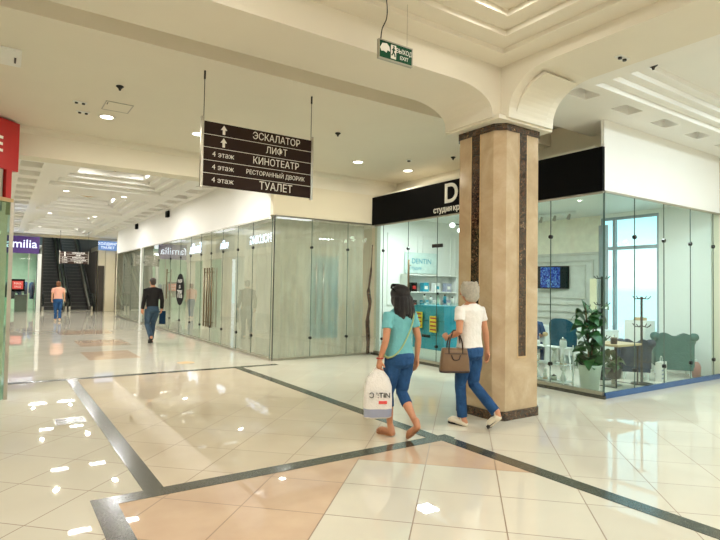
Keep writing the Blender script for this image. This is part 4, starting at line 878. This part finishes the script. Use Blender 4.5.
# white board stand and coat rack
o=thing('banner_stand','narrow cream banner panel standing by the studio window','banner',(10.9,6.93,0)); obj('panel',MB().box(-.02,0,-.08,.08,.3,1.86),plain('cream_banner',S(246,238,204),.6),o); obj('foot',MB().box(-.12,.10,-.1,.1,0,.03).box(-.015,-.005,-.02,.02,.03,.3),M['steel'],o)
def coat(loc,label,hs=1.75):
    o=thing('coat_stand',label,'coat stand',loc)
    obj('pole',MB().tube([(0,0,.03),(0,0,hs)],.02,seg=8),M['rubber'],o); obj('base',MB().lathe([(.17,0),(.17,.02),(.03,.04),(.001,.04)],seg=18),M['rubber'],o)
    for z in (hs-.02,hs-.5,hs-1.1):
        for a in (0,90,180,270): obj('hook',MB().tube(spline([(0,0,z),(.10*math.cos(R(a)),.10*math.sin(R(a)),z-.02),(.16*math.cos(R(a)),.16*math.sin(R(a)),z+.03)],3),.008,seg=6),M['rubber'],o)
coat((9.20,4.95,0),'black coat stand with hooks seen against the studio window',1.5); coat((9.1,5.62,0),'black coat stand further back near the glass corner',1.85)
mb=MB()
rs=[]
for z in (.5,1.5,2.5,3.05): rs.append([(11.10+.03*math.sin(i*1.9)-.008,6.72+.20*i/30,z) for i in range(31)]+[(11.10+.03*math.sin(i*1.9)+.008,6.72+.20*i/30,z) for i in range(30,-1,-1)])
mb.rings(rs); tag(obj('sheer_curtain',mb,M['sheer'],smooth=True),'pale sheer curtain at the left side of the studio window','curtain')
# white cabinet panels
o=thing('storage_cabinet','small white cabinet low on the studio right wall','cabinet',(10.98,5.95,0)); obj('body',MB().box(-.18,.19,-.22,.22,.0,1.0),M['white'],o,bev=.008); obj('door',MB().box(-.2,-.18,-.2,.2,.05,.95),M['white'],o,bev=.004); obj('box_on_top',MB().box(-.12,.1,-.1,.06,1.0,1.06),M['wood'],o)
o=thing('bottle','pink bottle with pump on the floor behind the glass at far right','bottle',(10.92,4.86,0)); obj('body',MB().lathe([(.001,0),(.09,0),(.095,.2),(.06,.27),(.03,.29)],seg=18),plain('pink_plastic',S(196,130,124),.3),o,smooth=True); obj('pump',MB().lathe([(.03,.29),(.032,.33),(.012,.34),(.012,.38),(.001,.38)],seg=12).box(-.06,.01,-.01,.01,.36,.38),M['white'],o)
o=thing('shopping_bag','white and blue striped paper bag on the floor between the armchairs','bag',(9.85,4.95,0),R(10)); obj('bag_body',MB().prism([(-.14,0),(.14,0),(.15,.34),(-.15,.34)],'y',-.05,.05),M['poly'],o)
for k in range(4): obj('stripe',MB().box(-.13,.0,-.054,-.051,.05+k*.07,.075+k*.07),M['greyblue'],o)
obj('handle',MB().tube(spline([(-.06,0,.33),(-.04,0,.43),(.04,0,.43),(.06,0,.33)],4),.005,seg=5),M['white'],o)
# display case, posters, back room items (left part of the studio)
o=thing('display_case','teal glass display case with yellow tags behind the studio glass','display case',(7.86,8.65,0))
obj('base_cabinet',MB().box(-.3,.3,-.55,.55,.0,.30),M['white'],o,bev=.008)
obj('back_panel',MB().box(-.27,.27,-.5,.5,.30,1.22),M['tealcase'],o)
obj('glass_box',MB().box(-.31,.31,-.56,.56,.30,1.28),M['glass_c'],o); 
for z in (.60,.90): obj('shelf',MB().box(-.305,-.27,-.54,.54,z,z+.012),M['glass_b'],o)
for y,z in ((.22,.93),(-.24,.86)):
    tg=obj('price_tag',MB().box(-.335,-.325,y-.11,y+.11,z-.19,z+.15),M['yellow'],o); mb=MB()
    for k in range(4): mb.box(-.338,-.335,y-.09,y+.09,z-.15+k*.08,z-.12+k*.08)
    obj('printed_line',mb,M['red'],tg)
obj('handle',MB().box(-.33,-.31,-.12,.12,.55,.60),M['black'],o)
for k in range(5):
    y=8.2+k*.22; o=thing('bottle','small dark-capped bottle on top of the display case','bottle',(7.86,y,1.28),0,'bottles on the display case'); hh=.14+.04*(k%3); obj('body',MB().lathe([(.001,0),(.035,0),(.035,hh*.7),(.015,hh*.8)],seg=12),M[['white','tealcase','glass_b','white','pot'][k]],o,smooth=True); obj('cap',MB().lathe([(.018,hh*.8),(.018,hh),(.001,hh)],seg=12),M['black'],o)
po=thing('poster','pale teal poster with faint lettering on the studio back wall','poster',(8.86,10.37,2.23)); obj('sheet',MB().box(-.55,.55,-.01,.0,-.27,.25),plain('pale_teal_poster',S(206,226,222),.5,var=.1),po); text('lettering','DENTIN',.18,M['tealcase'],po,(0,-.013,.03),FRONT,ext=.001); text('lettering','студия',.12,M['tealcase'],po,(-.2,-.013,-.14),FRONT,ext=.001)
o=thing('wall_shelf','white shelf unit on the studio back wall left of the pillar','shelf',(9.0,10.2,0)); obj('back_board',MB().box(-.8,.8,.15,.18,.2,1.9),M['white'],o)
for z in (.2,.62,1.05,1.48,1.9): obj('shelf',MB().box(-.8,.8,-.15,.15,z,z+.025),M['white'],o)
for s_ in (-1,1): obj('side',MB().box(s_*.8-.012,s_*.8+.012,-.15,.15,0,1.92),M['white'],o)
for k in range(8):
    o=thing('box','small '+['dark','teal','white','grey'][k%4]+' box on the '+('upper' if k<4 else 'lower')+' shelf of the studio back wall','box',(8.4+.38*(k%4),10.15,1.505 if k<4 else 1.075)); obj('carton',MB().box(-.09,.09,-.07,.07,0,.22),M[['black','tealcase','white','greyblue'][k%4]],o,bev=.004); obj('label_patch',MB().box(-.05,.05,-.073,-.07,.06,.14),M[['red','letter','tealcase','letter'][k%4]],o)
# branching ceiling lamp
o=thing('ceiling_lamp','branching ceiling lamp with dark joints near the studio door','ceiling light',(8.35,8.3,3.29)); obj('rod',MB().tube([(0,0,0),(0,0,-.35)],.01,seg=8),M['dkmetal'],o)
for k in range(5):
    a=R(72*k); e_=(.3*math.cos(a),.3*math.sin(a),-.30-.08*(k%2)); ar=obj('arm',MB().tube([(0,0,-.33),e_],.012,seg=6),M['dkmetal'],o); obj('shade',MB().ell((e_[0],e_[1],e_[2]-.03),(.06,.06,.05),12,8),M['lampc'],ar,smooth=True)

# ---------------------------------------------------------------- turn lettering curves and fused bodies into plain meshes
from mathutils import noise as nz
dg=bpy.context.evaluated_depsgraph_get()
res=[(o,mat,0,bpy.data.meshes.new_from_object(o.evaluated_get(dg))) for o,mat in DEFER_T]+[(o,mat,n_,bpy.data.meshes.new_from_object(o.evaluated_get(dg))) for o,mat,n_ in DEFER_F]
for o,mat,n_,me in res:
    nm=o.name.split('.')[0]; me.name=nm; me.materials.clear(); me.materials.append(mat)
    if n_:
        nn=[v.normal.copy() for v in me.vertices]
        for v,vn in zip(me.vertices,nn):
            c_=v.co.copy(); k=nz.noise(Vector((c_.x*9,c_.y*9,c_.z*5+3*c_.x)))+.5*nz.noise(c_*22); v.co=c_+vn*k*n_
    if o.type=='MESH':
        for f_ in me.polygons: f_.use_smooth=True
        o.modifiers.clear(); o.data=me
    else:
        q=bpy.data.objects.new(nm,me); C.objects.link(q); q.parent=o.parent; q.location=o.location; q.rotation_euler=o.rotation_euler; q.scale=o.scale
        for ch in [c for c in C.objects if c.parent==o]: ch.parent=q
        bpy.data.objects.remove(o)
# ================================================================ RENDER LOOK
w=bpy.data.worlds.new('world'); scn.world=w; w.use_nodes=True; nt_=w.node_tree; nt_.nodes.clear()
tc=nt_.nodes.new('ShaderNodeTexCoord'); sp=nt_.nodes.new('ShaderNodeSeparateXYZ'); rp=nt_.nodes.new('ShaderNodeValToRGB'); bg=nt_.nodes.new('ShaderNodeBackground'); ow=nt_.nodes.new('ShaderNodeOutputWorld')
nt_.links.new(tc.outputs['Generated'],sp.inputs[0]); nt_.links.new(sp.outputs[2],rp.inputs[0]); nt_.links.new(rp.outputs[0],bg.inputs[0]); nt_.links.new(bg.outputs[0],ow.inputs[0])
e=rp.color_ramp.elements; e[0].position=-0.0; e[0].color=(.75,.86,.92,1); e[1].position=.13; e[1].color=(.42,.74,.86,1); q0=e.new(.012); q0.color=(.92,.98,1,1); q=e.new(.05); q.color=(.95,.98,1,1); e[0].color=(.62,.82,.86,1)
bg.inputs[1].default_value=2.6
scn.view_settings.view_transform='Standard'; scn.view_settings.look='None'; scn.view_settings.gamma=1; scn.view_settings.exposure=-0.40
try: scn.view_settings.use_curve_mapping=False
except Exception: pass
cy=scn.cycles; cy.use_denoising=True; cy.max_bounces=10; cy.diffuse_bounces=5; cy.glossy_bounces=5; cy.transparent_max_bounces=24; cy.transmission_bounces=6; cy.sample_clamp_indirect=4; cy.caustics_reflective=False; cy.caustics_refractive=False
